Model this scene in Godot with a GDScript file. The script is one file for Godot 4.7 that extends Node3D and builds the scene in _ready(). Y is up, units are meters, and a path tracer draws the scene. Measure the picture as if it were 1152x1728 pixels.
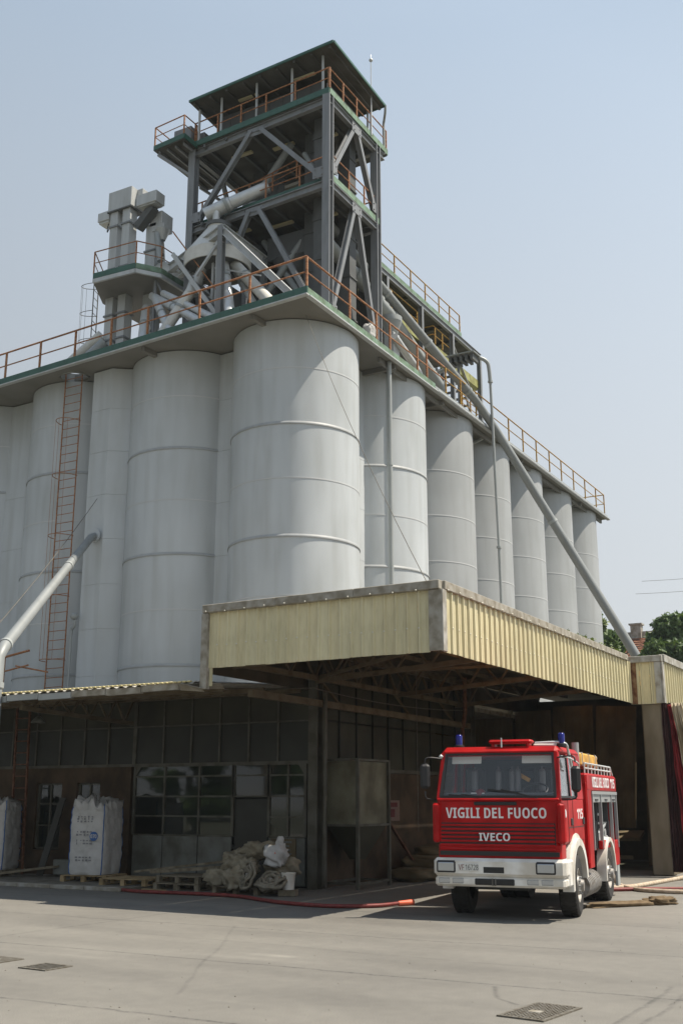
extends Node3D

var M := {}
var used := {}
var rng := RandomNumberGenerator.new()
const UP := Vector3.UP

# ---------------------------------------------------------------- naming helpers
func numbered(n: String) -> String:
	if not used.has(n):
		used[n] = 0
		return n
	used[n] += 1
	return "%s_%03d" % [n, used[n]]

func tag(o, label: String, category: String, group := "", kind := ""):
	if label != "":
		o.set_meta("label", label)
	if category != "":
		o.set_meta("category", category)
	if group != "":
		o.set_meta("group", group)
	if kind != "":
		o.set_meta("kind", kind)
	return o

func thing(n: String, label: String, category: String, at := Vector3.ZERO, turn := 0.0, group := "") -> Node3D:
	var o := Node3D.new()
	o.name = numbered(n)
	add_child(o)
	o.position = at
	o.rotation.y = turn
	tag(o, label, category, group)
	return o

func put(parent, n: String, mesh: Mesh, xf := Transform3D(), mat: Material = null) -> MeshInstance3D:
	var mi := MeshInstance3D.new()
	mi.mesh = mesh
	mi.transform = xf
	if mat:
		mi.material_override = mat
	mi.name = numbered(n) if parent == self else n
	parent.add_child(mi, true)
	return mi

func S() -> SurfaceTool:
	var st := SurfaceTool.new()
	st.begin(Mesh.PRIMITIVE_TRIANGLES)
	return st

func mesh_of(st: SurfaceTool, mat: Material) -> ArrayMesh:
	st.generate_normals()
	st.set_material(mat)
	return st.commit()

func out(st: SurfaceTool, n: String, mat: Material, parent) -> MeshInstance3D:
	return put(parent, n, mesh_of(st, mat))

func struct_of(st: SurfaceTool, n: String, mat: Material, label := "", category := "") -> MeshInstance3D:
	var o := out(st, n, mat, self)
	tag(o, label, category, "", "structure")
	return o

# ---------------------------------------------------------------- shape helpers
func tri(st: SurfaceTool, a: Vector3, b: Vector3, c: Vector3, ctr: Vector3) -> void:
	if (b - a).cross(c - a).dot((a + b + c) / 3.0 - ctr) > 0.0:
		var t := b
		b = c
		c = t
	st.add_vertex(a)
	st.add_vertex(b)
	st.add_vertex(c)

func quad(st: SurfaceTool, a: Vector3, b: Vector3, c: Vector3, d: Vector3, ctr: Vector3) -> void:
	tri(st, a, b, c, ctr)
	tri(st, a, c, d, ctr)

func box(st: SurfaceTool, c: Vector3, s: Vector3, b := Basis(), bev := 0.0) -> void:
	st.set_smooth_group(-1)
	var h := s * 0.5
	if bev <= 0.0:
		var p := []
		for i in 8:
			p.append(c + b * Vector3(h.x * (1 if i & 1 else -1), h.y * (1 if i & 2 else -1), h.z * (1 if i & 4 else -1)))
		for f in [[0, 1, 3, 2], [4, 5, 7, 6], [0, 1, 5, 4], [2, 3, 7, 6], [0, 2, 6, 4], [1, 3, 7, 5]]:
			quad(st, p[f[0]], p[f[1]], p[f[2]], p[f[3]], c)
		return
	var e := minf(bev, minf(h.x, minf(h.y, h.z)) * 0.98)
	var v := func(sx: int, sy: int, sz: int, ax: int) -> Vector3:
		var q := Vector3(sx * (h.x - (0.0 if ax == 0 else e)), sy * (h.y - (0.0 if ax == 1 else e)), sz * (h.z - (0.0 if ax == 2 else e)))
		return c + b * q
	for sg in [-1, 1]:
		quad(st, v.call(sg, -1, -1, 0), v.call(sg, 1, -1, 0), v.call(sg, 1, 1, 0), v.call(sg, -1, 1, 0), c)
		quad(st, v.call(-1, sg, -1, 1), v.call(1, sg, -1, 1), v.call(1, sg, 1, 1), v.call(-1, sg, 1, 1), c)
		quad(st, v.call(-1, -1, sg, 2), v.call(1, -1, sg, 2), v.call(1, 1, sg, 2), v.call(-1, 1, sg, 2), c)
	for s1 in [-1, 1]:
		for s2 in [-1, 1]:
			quad(st, v.call(s1, s2, -1, 0), v.call(s1, s2, 1, 0), v.call(s1, s2, 1, 1), v.call(s1, s2, -1, 1), c)
			quad(st, v.call(s1, -1, s2, 0), v.call(s1, 1, s2, 0), v.call(s1, 1, s2, 2), v.call(s1, -1, s2, 2), c)
			quad(st, v.call(-1, s1, s2, 1), v.call(1, s1, s2, 1), v.call(1, s1, s2, 2), v.call(-1, s1, s2, 2), c)
			for s3 in [-1, 1]:
				tri(st, v.call(s1, s2, s3, 0), v.call(s1, s2, s3, 1), v.call(s1, s2, s3, 2), c)

func frame_to(dir: Vector3, up := UP) -> Basis:
	var z := dir.normalized()
	if absf(z.dot(up)) > 0.98:
		up = Vector3(1, 0, 0) if absf(z.x) < 0.9 else Vector3(0, 0, 1)
	var x := up.cross(z).normalized()
	return Basis(x, z.cross(x), z)

func beam(st: SurfaceTool, a: Vector3, b: Vector3, w: float, h: float, up := UP, bev := 0.0) -> void:
	box(st, (a + b) * 0.5, Vector3(w, h, a.distance_to(b)), frame_to(b - a, up), bev)

func ibeam(st: SurfaceTool, a: Vector3, b: Vector3, w: float, h: float, t: float, up := UP) -> void:
	var f := frame_to(b - a, up)
	var l := a.distance_to(b)
	var m := (a + b) * 0.5
	box(st, m + f.y * (h * 0.5 - t * 0.5), Vector3(w, t, l), f)
	box(st, m - f.y * (h * 0.5 - t * 0.5), Vector3(w, t, l), f)
	box(st, m, Vector3(t, h - 2.0 * t, l), f)

func tube(st: SurfaceTool, pts: Array, r, sides := 8, caps := true) -> void:
	var n := pts.size()
	var up := UP
	var rings := []
	for i in n:
		var d: Vector3 = pts[mini(i + 1, n - 1)] - pts[maxi(i - 1, 0)]
		var f := frame_to(d, up)
		up = f.y
		var rr: float = r[i] if r is Array else r
		var ring := []
		for k in sides:
			var t := TAU * k / sides
			ring.append(pts[i] + f.x * cos(t) * rr + f.y * sin(t) * rr)
		rings.append(ring)
	st.set_smooth_group(1)
	for i in n - 1:
		var ctr: Vector3 = (pts[i] + pts[i + 1]) * 0.5
		for k in sides:
			var k2 := (k + 1) % sides
			quad(st, rings[i][k], rings[i][k2], rings[i + 1][k2], rings[i + 1][k], ctr)
	if caps:
		st.set_smooth_group(-1)
		for e in [0, n - 1]:
			for k in sides:
				tri(st, pts[e], rings[e][k], rings[e][(k + 1) % sides], pts[1 if e == 0 else n - 2])

func smooth_path(pts: Array, per := 6) -> Array:
	var c := Curve3D.new()
	for i in pts.size():
		var a: Vector3 = pts[maxi(i - 1, 0)]
		var b: Vector3 = pts[mini(i + 1, pts.size() - 1)]
		var t: Vector3 = (b - a) / 6.0
		c.add_point(pts[i], -t, t)
	var res := []
	for i in pts.size() - 1:
		for k in per:
			res.append(c.sample(i, float(k) / per))
	res.append(pts[-1])
	return res

# prof: array of Vector2(radius, height); crease keeps edges between rows
func lathe(st: SurfaceTool, c: Vector3, prof: Array, segs := 32, crease := true, b := Basis(), a0 := 0.0, a1 := TAU) -> void:
	for i in prof.size() - 1:
		st.set_smooth_group(i + 2 if crease else 1)
		var p: Vector2 = prof[i]
		var q: Vector2 = prof[i + 1]
		for k in segs:
			var t := lerpf(a0, a1, float(k) / segs)
			var u := lerpf(a0, a1, float(k + 1) / segs)
			var A := c + b * Vector3(p.x * cos(t), p.y, p.x * sin(t))
			var B := c + b * Vector3(p.x * cos(u), p.y, p.x * sin(u))
			var C := c + b * Vector3(q.x * cos(u), q.y, q.x * sin(u))
			var D := c + b * Vector3(q.x * cos(t), q.y, q.x * sin(t))
			# outward side is left of the profile's direction
			var dn := Vector2(q.y - p.y, p.x - q.x)
			var mid := (t + u) * 0.5
			var nrm := b * Vector3(dn.x * cos(mid), dn.y, dn.x * sin(mid))
			var ctr := (A + B + C + D) * 0.25 - nrm
			if p.x < 1e-4:
				tri(st, A, C, D, ctr)
			elif q.x < 1e-4:
				tri(st, A, B, C, ctr)
			else:
				quad(st, A, B, C, D, ctr)

func prism(st: SurfaceTool, poly: Array, y0: float, y1: float) -> void:
	st.set_smooth_group(-1)
	var pk := PackedVector2Array(poly)
	var ix := Geometry2D.triangulate_polygon(pk)
	var mid := (y0 + y1) * 0.5
	for i in range(0, ix.size(), 3):
		for y in [y0, y1]:
			var a := pk[ix[i]]
			var b := pk[ix[i + 1]]
			var c := pk[ix[i + 2]]
			var g := (a + b + c) / 3.0
			tri(st, Vector3(a.x, y, a.y), Vector3(b.x, y, b.y), Vector3(c.x, y, c.y), Vector3(g.x, mid, g.y))
	var cw := Geometry2D.is_polygon_clockwise(pk)
	for i in pk.size():
		var a := pk[i]
		var b := pk[(i + 1) % pk.size()]
		var d := b - a
		var nrm := Vector2(d.y, -d.x).normalized() * (-1.0 if cw else 1.0)
		var g := (a + b) * 0.5 - nrm * 0.1
		quad(st, Vector3(a.x, y0, a.y), Vector3(b.x, y0, b.y), Vector3(b.x, y1, b.y), Vector3(a.x, y1, a.y), Vector3(g.x, mid, g.y))

# polygon in the x-y plane extruded along z, placed by t
func plate(st: SurfaceTool, poly: Array, depth: float, t := Transform3D()) -> void:
	var s2 := S()
	prism(s2, poly, 0.0, depth)
	var arr := s2.commit_to_arrays()
	var vs: PackedVector3Array = arr[Mesh.ARRAY_VERTEX]
	st.set_smooth_group(-1)
	for i in range(0, vs.size(), 3):
		var q := []
		for k in 3:
			var w := vs[i + k]
			q.append(t * Vector3(w.x, w.z, w.y))
		# the axis swap mirrors: reverse the order
		st.add_vertex(q[0])
		st.add_vertex(q[2])
		st.add_vertex(q[1])

func flat_sheet(st: SurfaceTool, a: Vector3, b: Vector3, c: Vector3, d: Vector3, th: float) -> void:
	st.set_smooth_group(-1)
	var n := (b - a).cross(d - a).normalized() * th
	var ctr := (a + b + c + d) * 0.25 + n * 0.5
	quad(st, a, b, c, d, ctr)
	quad(st, a + n, b + n, c + n, d + n, ctr)
	for e in [[a, b], [b, c], [c, d], [d, a]]:
		quad(st, e[0], e[1], e[1] + n, e[0] + n, ctr)

func V(x: float, y: float, z: float) -> Vector3:
	return Vector3(x, y, z)

func word(parent, n: String, text: String, mat: Material, height: float, xf: Transform3D, font := "Droid Sans", width := 0.0, bold := true) -> MeshInstance3D:
	var tm := TextMesh.new()
	var sf := SystemFont.new()
	sf.font_names = PackedStringArray([font])
	if bold:
		sf.font_weight = 700
	tm.font = sf
	tm.text = text
	tm.font_size = 64
	tm.pixel_size = 0.01
	tm.depth = 0.01
	tm.curve_step = 2.0
	tm.horizontal_alignment = HORIZONTAL_ALIGNMENT_CENTER
	tm.vertical_alignment = VERTICAL_ALIGNMENT_CENTER
	var box3 := tm.get_aabb()
	var cap := 0.46
	var k := height / cap
	var kx := k
	if width > 0.0 and box3.size.x > 0.01:
		kx = width / box3.size.x
	tm.material = mat
	return put(parent, n, tm, xf * Transform3D(Basis().scaled(Vector3(kx, k, 1.0)), Vector3.ZERO))

# ---------------------------------------------------------------- materials
func noise_tex(sd: int, freq: float, cols: Array, offs: Array, size := 256, oct := 4, nrm := false, bump := 4.0) -> NoiseTexture2D:
	var n := FastNoiseLite.new()
	n.seed = sd
	n.noise_type = FastNoiseLite.TYPE_SIMPLEX_SMOOTH
	n.frequency = freq
	n.fractal_octaves = oct
	var t := NoiseTexture2D.new()
	t.noise = n
	t.width = size
	t.height = size
	t.seamless = true
	if nrm:
		t.as_normal_map = true
		t.bump_strength = bump
	else:
		var g := Gradient.new()
		g.colors = PackedColorArray(cols)
		g.offsets = PackedFloat32Array(offs)
		t.color_ramp = g
	return t

func lin(r: float, g: float, b: float) -> Color:
	return Color(r, g, b).linear_to_srgb()

func mat(n: String, c: Color, rough := 0.6, metal := 0.0, tex: Texture2D = null, sc := Vector3.ONE, nmap: Texture2D = null, nscale := 1.0) -> StandardMaterial3D:
	var m := StandardMaterial3D.new()
	m.resource_name = n
	m.albedo_color = c
	m.roughness = rough
	m.metallic = metal
	if tex or nmap:
		m.uv1_triplanar = true
		m.uv1_world_triplanar = true
		m.uv1_scale = sc
	if tex:
		m.albedo_texture = tex
	if nmap:
		m.normal_enabled = true
		m.normal_texture = nmap
		m.normal_scale = nscale
	M[n] = m
	return m

func detail(m: StandardMaterial3D, tex: Texture2D, sc: Vector3) -> void:
	m.detail_enabled = true
	m.detail_albedo = tex
	m.detail_blend_mode = BaseMaterial3D.BLEND_MODE_MUL
	m.detail_uv_layer = BaseMaterial3D.DETAIL_UV_2
	m.uv2_triplanar = true
	m.uv2_world_triplanar = true
	m.uv2_scale = sc

func make_materials() -> void:
	var w := Color.WHITE
	var streak := noise_tex(3, 0.02, [Color(0.925, 0.92, 0.91), Color(0.975, 0.975, 0.975), w], [0.15, 0.5, 0.85], 256, 5)
	var cloud := noise_tex(5, 0.008, [Color(0.93, 0.93, 0.925), Color(0.98, 0.98, 0.98), w], [0.2, 0.55, 0.8], 256, 5)
	var dents := noise_tex(7, 0.008, [], [], 256, 3, true, 6.0)
	var fine := noise_tex(9, 0.08, [Color(0.75, 0.75, 0.75), w], [0.2, 0.8], 256, 3)
	var dirt := noise_tex(11, 0.015, [Color(0.80, 0.77, 0.72), Color(0.93, 0.92, 0.9), w], [0.25, 0.5, 0.75], 256, 5)
	var rust := noise_tex(13, 0.03, [Color(0.68, 0.5, 0.4), Color(0.88, 0.78, 0.7), w], [0.2, 0.45, 0.75], 256, 5)
	var grime := noise_tex(15, 0.012, [Color(0.72, 0.70, 0.65), Color(0.88, 0.87, 0.84), w], [0.2, 0.5, 0.8], 256, 5)
	var lichen := noise_tex(17, 0.05, [Color(0.80, 0.78, 0.74), Color(0.92, 0.91, 0.89), w], [0.25, 0.5, 0.75], 256, 5)
	# silo paint: pale aluminium grey, faint vertical streaks and slight dents
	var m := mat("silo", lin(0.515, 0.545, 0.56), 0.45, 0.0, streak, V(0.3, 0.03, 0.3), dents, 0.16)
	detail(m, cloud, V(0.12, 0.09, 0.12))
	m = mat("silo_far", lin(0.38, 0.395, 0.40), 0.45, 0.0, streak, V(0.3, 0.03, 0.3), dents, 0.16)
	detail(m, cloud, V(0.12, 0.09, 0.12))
	mat("ring", lin(0.36, 0.375, 0.38), 0.55, 0.0, streak, V(0.5, 0.5, 0.5))
	mat("seam", lin(0.50, 0.51, 0.51), 0.55)
	m = mat("steel", lin(0.245, 0.255, 0.265), 0.5, 0.1, cloud, V(0.5, 0.2, 0.5))
	detail(m, streak, V(0.6, 0.1, 0.6))
	mat("steel_pale", lin(0.50, 0.52, 0.525), 0.45, 0.1, streak, V(0.5, 0.1, 0.5))
	mat("steel_dark", lin(0.11, 0.115, 0.115), 0.6, 0.0, cloud, V(0.4, 0.4, 0.4))
	mat("galv", lin(0.60, 0.615, 0.61), 0.38, 0.25, streak, V(0.7, 0.4, 0.7))
	mat("galv_dull", lin(0.33, 0.35, 0.345), 0.5, 0.1, cloud, V(0.6, 0.3, 0.6))
	mat("duct", lin(0.50, 0.515, 0.51), 0.45, 0.15, streak, V(0.5, 0.08, 0.5))
	mat("cream_duct", lin(0.66, 0.65, 0.60), 0.45, 0.1, streak, V(0.4, 0.4, 0.4))
	m = mat("green", lin(0.045, 0.125, 0.095), 0.5, 0.0, cloud, V(0.3, 0.7, 0.3))
	detail(m, streak, V(0.8, 0.15, 0.8))
	m = mat("green_faded", lin(0.17, 0.27, 0.19), 0.6, 0.0, dirt, V(0.6, 0.5, 0.6))
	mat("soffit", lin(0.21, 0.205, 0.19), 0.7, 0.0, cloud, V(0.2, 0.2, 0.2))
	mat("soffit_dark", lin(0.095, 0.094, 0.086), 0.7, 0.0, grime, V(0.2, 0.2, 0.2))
	mat("rail_rust", lin(0.40, 0.215, 0.105), 0.65, 0.0, rust, V(1.2, 1.2, 1.2))
	mat("rail_yellow", lin(0.45, 0.31, 0.06), 0.6, 0.0, rust, V(1.0, 1.0, 1.0))
	mat("trough", lin(0.32, 0.33, 0.12), 0.6, 0.0, dirt, V(0.5, 0.5, 0.5))
	m = mat("cladding", lin(0.66, 0.57, 0.29), 0.5, 0.0, streak, V(1.2, 0.3, 1.2))
	detail(m, cloud, V(0.3, 0.12, 0.3))
	mat("rusty_trim", lin(0.27, 0.17, 0.09), 0.75, 0.0, rust, V(0.6, 0.6, 0.6))
	mat("coping", lin(0.34, 0.32, 0.275), 0.85, 0.0, lichen, V(0.25, 0.25, 0.25))
	mat("coping_clean", lin(0.42, 0.41, 0.38), 0.6, 0.0, lichen, V(0.22, 0.22, 0.22))
	mat("screw", lin(0.62, 0.6, 0.52), 0.5, 0.2)
	m = mat("truss", lin(0.125, 0.098, 0.06), 0.75, 0.0, dirt, V(0.6, 0.6, 0.6))
	mat("rust_pipe", lin(0.17, 0.082, 0.045), 0.7, 0.0, rust, V(0.8, 0.8, 0.8))
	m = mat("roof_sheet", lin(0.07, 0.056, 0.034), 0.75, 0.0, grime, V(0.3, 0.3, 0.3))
	m = mat("translucent", lin(0.62, 0.40, 0.15), 0.6)
	m.backlight_enabled = true
	m.backlight = lin(0.85, 0.58, 0.24)
	m = mat("wall_panel", lin(0.042, 0.04, 0.024), 0.6, 0.0, grime, V(0.25, 0.25, 0.25))
	m = mat("wall_panel_dark", lin(0.02, 0.021, 0.016), 0.5, 0.0, grime, V(0.25, 0.25, 0.25))
	m = mat("dusty_panel", lin(0.15, 0.115, 0.062), 0.75, 0.0, grime, V(0.3, 0.2, 0.3))
	mat("wall_frame", lin(0.085, 0.083, 0.065), 0.6, 0.0, dirt, V(0.5, 0.5, 0.5))
	mat("brickwork", lin(0.075, 0.047, 0.026), 0.85, 0.0, grime, V(0.4, 0.4, 0.4))
	mat("grey_panel", lin(0.15, 0.16, 0.15), 0.6, 0.0, grime, V(0.35, 0.35, 0.35))
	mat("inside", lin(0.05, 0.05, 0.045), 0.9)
	var g := mat("glass", Color(0.3, 0.36, 0.34, 0.05), 0.03)
	g.transparency = BaseMaterial3D.TRANSPARENCY_ALPHA
	g = mat("windscreen", Color(0.2, 0.25, 0.25, 0.03), 0.03)
	g.transparency = BaseMaterial3D.TRANSPARENCY_ALPHA
	mat("concrete", lin(0.187, 0.176, 0.153), 0.85, 0.0, dirt, V(0.5, 0.25, 0.5))
	mat("post_concrete", lin(0.25, 0.21, 0.15), 0.85, 0.0, grime, V(0.25, 0.1, 0.25))
	mat("grit", lin(0.20, 0.18, 0.15), 0.9)
	mat("far_ground", lin(0.075, 0.08, 0.055), 0.9, 0.0, dirt, V(0.2, 0.2, 0.2))
	mat("kerb", lin(0.33, 0.32, 0.29), 0.85, 0.0, dirt, V(0.5, 0.5, 0.5))
	mat("iron", lin(0.15, 0.14, 0.12), 0.75, 0.1, dirt, V(2.5, 2.5, 2.5))
	mat("black", lin(0.012, 0.012, 0.013), 0.5)
	mat("void", lin(0.006, 0.006, 0.006), 0.9)
	m = mat("rubber", lin(0.022, 0.021, 0.02), 0.8, 0.0, dirt, V(1.5, 1.5, 1.5))
	m = mat("red", lin(0.42, 0.010, 0.011), 0.42)
	m.metallic_specular = 0.25
	m.clearcoat_enabled = true
	m.clearcoat = 0.08
	m.clearcoat_roughness = 0.12
	m.albedo_texture = noise_tex(21, 0.01, [Color(0.84, 0.82, 0.8), w], [0.25, 0.7], 256, 4)
	m.uv1_triplanar = true
	m.uv1_scale = V(0.5, 0.5, 0.5)
	mat("red_dark", lin(0.14, 0.008, 0.009), 0.45)
	m = mat("white", lin(0.74, 0.73, 0.69), 0.35, 0.0, dirt, V(0.5, 0.5, 0.5))
	m.uv1_world_triplanar = false
	m.albedo_texture = noise_tex(23, 0.012, [Color(0.88, 0.86, 0.83), w], [0.25, 0.7], 256, 4)
	mat("letter", lin(0.72, 0.70, 0.70), 0.5)
	mat("chrome", lin(0.7, 0.7, 0.7), 0.2, 0.9)
	mat("alu", lin(0.34, 0.35, 0.35), 0.45, 0.4)
	mat("dull_steel", lin(0.12, 0.12, 0.125), 0.4, 0.3)
	mat("hub", lin(0.36, 0.35, 0.34), 0.5, 0.4, dirt, V(2, 2, 2))
	g = mat("blue_lamp", Color(0.01, 0.03, 0.42, 1.0), 0.12)
	m = mat("lens", lin(0.45, 0.47, 0.48), 0.12, 0.5)
	mat("amber", lin(0.7, 0.25, 0.04), 0.3)
	mat("yellow", lin(0.66, 0.36, 0.05), 0.5, 0.0, dirt, V(1, 1, 1))
	mat("cab_inside", lin(0.07, 0.075, 0.08), 0.8)
	mat("paper", lin(0.62, 0.62, 0.58), 0.7)
	mat("sack_white", lin(0.48, 0.475, 0.46), 0.75, 0.0, cloud, V(1.5, 1.5, 1.5), dents, 1.1)
	mat("sack_dusty", lin(0.26, 0.235, 0.175), 0.9, 0.0, dirt, V(1.2, 1.2, 1.2), dents, 1.0)
	mat("hose_canvas", lin(0.23, 0.21, 0.165), 0.9, 0.0, dirt, V(2, 2, 2))
	mat("hose_pale", lin(0.50, 0.42, 0.33), 0.85, 0.0, dirt, V(1.5, 1.5, 1.5))
	mat("hose_red", lin(0.20, 0.025, 0.022), 0.6, 0.0, dirt, V(1.5, 1.5, 1.5))
	mat("hose_orange", lin(0.62, 0.12, 0.06), 0.5)
	mat("print_blue", lin(0.03, 0.10, 0.28), 0.7)
	mat("print_grey", lin(0.20, 0.20, 0.21), 0.7)
	mat("wood", lin(0.36, 0.27, 0.15), 0.85, 0.0, grime, V(1.0, 1.0, 1.0))
	mat("wood_grey", lin(0.22, 0.19, 0.14), 0.9, 0.0, grime, V(1.0, 1.0, 1.0))
	mat("curtain_red", lin(0.30, 0.02, 0.025), 0.7, 0.0, dirt, V(0.7, 0.3, 0.7))
	mat("curtain_dark", lin(0.06, 0.018, 0.02), 0.8, 0.0, dirt, V(0.7, 0.3, 0.7))
	mat("curtain_cream", lin(0.60, 0.52, 0.38), 0.8, 0.0, dirt, V(0.7, 0.3, 0.7))
	mat("tank", lin(0.17, 0.165, 0.115), 0.7, 0.0, grime, V(0.3, 0.3, 0.3))
	mat("pipe_grey", lin(0.25, 0.265, 0.265), 0.5, 0.1, cloud, V(0.6, 0.3, 0.6))
	mat("notice", lin(0.26, 0.17, 0.14), 0.7)
	mat("bark", lin(0.09, 0.07, 0.05), 0.9)
	for i in 3:
		m = mat("leaf%d" % i, [lin(0.075, 0.12, 0.03), lin(0.05, 0.09, 0.022), lin(0.1, 0.13, 0.035)][i], 0.6)
		m.backlight_enabled = true
		m.backlight = lin(0.05, 0.08, 0.015)
	mat("tile", lin(0.33, 0.16, 0.10), 0.8, 0.0, dirt, V(0.8, 0.8, 0.8))
	mat("plaster", lin(0.5, 0.45, 0.36), 0.85, 0.0, dirt, V(0.3, 0.3, 0.3))
	mat("mud", lin(0.15, 0.105, 0.055), 0.9, 0.0, dirt, V(1.5, 1.5, 1.5))
	mat("lamp_tube", lin(0.55, 0.48, 0.3), 0.5)

func ground_image() -> ImageTexture:
	# covers x -30..10, z -32..8 : concrete yard with slab joints, cracks, tyre marks and pale dust
	var N := 1536
	var n1 := FastNoiseLite.new()
	n1.seed = 101
	n1.frequency = 0.0022
	n1.fractal_octaves = 4
	var n2 := FastNoiseLite.new()
	n2.seed = 102
	n2.frequency = 0.012
	n2.fractal_octaves = 4
	var n3 := FastNoiseLite.new()
	n3.seed = 103
	n3.frequency = 0.11
	n3.fractal_octaves = 2
	var field := PackedFloat32Array()
	field.resize(N * N)
	for y in N:
		for x in N:
			var v := 1.0 + 0.19 * n1.get_noise_2d(x, y) + 0.17 * n2.get_noise_2d(x * 0.7, y * 1.7) + 0.07 * n3.get_noise_2d(x, y)
			field[y * N + x] = v + 0.10 * clampf(n1.get_noise_2d(x * 2.6 + 900.0, y * 7.5), -0.3, 0.5)
	var px := N / 40.0
	var r := RandomNumberGenerator.new()
	r.seed = 77
	# soft tyre sweeps: arcs of big circles
	for i in 46:
		var cx := r.randf_range(-40.0, 20.0)
		var cz := r.randf_range(-22.0, 30.0)
		var rad := r.randf_range(6.0, 34.0)
		var a0 := r.randf_range(0, TAU)
		var span := r.randf_range(0.3, 1.1)
		var wid := r.randf_range(0.10, 0.28)
		var amp := r.randf_range(-0.13, 0.05)
		var steps := int(rad * span * px / 1.5)
		for s in steps:
			var f := float(s) / steps
			var t := a0 + span * f
			var fade := sin(PI * f)
			var hw := int(wid * px * 0.5) + 1
			for k in range(-hw, hw + 1):
				var rr := rad + k / px
				var ix := int((cx + rr * cos(t) + 30.0) * px)
				var iy := int((cz + rr * sin(t) + 32.0) * px)
				if ix >= 0 and iy >= 0 and ix < N and iy < N:
					var e := 1.0 - absf(k) / (hw + 1.0)
					field[iy * N + ix] += amp * fade * e * 0.6
	# slab joints and cracks: thin dark wandering lines
	var lines := []
	for z in [-14.65, -11.55, -8.45, -5.3, -17.8]:
		lines.append([Vector2(-30, z), Vector2(10, z - 0.25), 0.20])
	for x in [-19.5, -12.6, -3.0, 3.5]:
		lines.append([Vector2(x, -17.8), Vector2(x + 0.5, 8), 0.13])
	lines.append([Vector2(-4.73, -11.6), Vector2(-4.4, -10.9), 0.2])
	lines.append([Vector2(-4.4, -10.9), Vector2(-4.1, -10.7), 0.2])
	lines.append([Vector2(-3.1, -12.5), Vector2(-3.0, -9.0), 0.16])
	lines.append([Vector2(-10.4, -15.0), Vector2(-7.3, -9.5), 0.09])
	lines.append([Vector2(-11.5, -13.5), Vector2(-4.0, -13.0), 0.08])
	for L in lines:
		var d: Vector2 = L[1] - L[0]
		var steps2 := int(d.length() * px * 1.6)
		for s in steps2:
			var q: Vector2 = L[0] + d * (float(s) / steps2)
			var wob := n2.get_noise_2d(s * 0.35, L[0].x * 50.0 + L[0].y * 31.0) * 0.10
			var o := Vector2(-d.y, d.x).normalized() * wob
			var jx := int((q.x + o.x + 30.0) * px)
			var jy := int((q.y + o.y + 32.0) * px)
			if jx > 0 and jy > 0 and jx < N - 1 and jy < N - 1:
				var k2: float = L[2] * (0.55 + 0.9 * absf(n3.get_noise_2d(s * 0.4, 9.0)))
				field[jy * N + jx] -= k2 * 1.5
				field[jy * N + jx + (N if absf(d.x) > absf(d.y) else 1)] -= k2 * 0.9
	# pale spilled dust and a few darker oil spots
	for b in [[-7.9, -12.45, 0.55, 0.10, 0.55], [-8.35, -12.1, 1.2, 0.14, 0.22], [-9.3, -11.9, 1.3, 0.2, 0.10], [-10.5, -11.2, 0.9, 0.07, 0.2], [-6.6, -9.5, 0.5, 0.06, 0.15], [-11.8, -13.2, 2.0, 0.4, 0.08], [-5.5, -12.6, 1.2, 0.3, -0.07], [-9.9, -12.9, 0.35, 0.1, -0.18], [-3.1, -11.6, 0.25, 0.08, -0.18], [-6.5, -16.5, 2.5, 1.2, -0.10], [-12.0, -17.0, 4.0, 1.0, -0.10], [-4.6, -15.3, 0.8, 0.15, -0.06], [-1.8, -16.0, 2.0, 0.35, 0.07]]:
		var x0 := int((b[0] - b[2] * 2.2 + 30) * px)
		var x1 := int((b[0] + b[2] * 2.2 + 30) * px)
		var y0 := int((b[1] - b[3] * 2.2 + 32) * px)
		var y1 := int((b[1] + b[3] * 2.2 + 32) * px)
		for y in range(maxi(y0, 0), mini(y1, N - 1)):
			for x in range(maxi(x0, 0), mini(x1, N - 1)):
				var u: float = (x / px - 30.0 - b[0]) / b[2]
				var v2: float = (y / px - 32.0 - b[1]) / b[3]
				field[y * N + x] += b[4] * exp(-(u * u + v2 * v2) * 1.2) * (0.7 + 0.9 * n2.get_noise_2d(x * 2.0, y * 2.0))
	var data := PackedByteArray()
	data.resize(N * N * 3)
	for i in N * N:
		var v := clampf(field[i], 0.3, 1.6)
		var a := 0.199 * v
		# dusty beige concrete, a little warmer where paler
		var c := Color(a * 1.04, a * 0.985, a * (0.865 - 0.03 * (v - 1.0))).linear_to_srgb()
		data[i * 3] = int(clampf(c.r, 0, 1) * 255)
		data[i * 3 + 1] = int(clampf(c.g, 0, 1) * 255)
		data[i * 3 + 2] = int(clampf(c.b, 0, 1) * 255)
	return ImageTexture.create_from_image(Image.create_from_data(N, N, false, Image.FORMAT_RGB8, data))

const SUN := Vector3(0.422, 0.883, -0.206)

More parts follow.
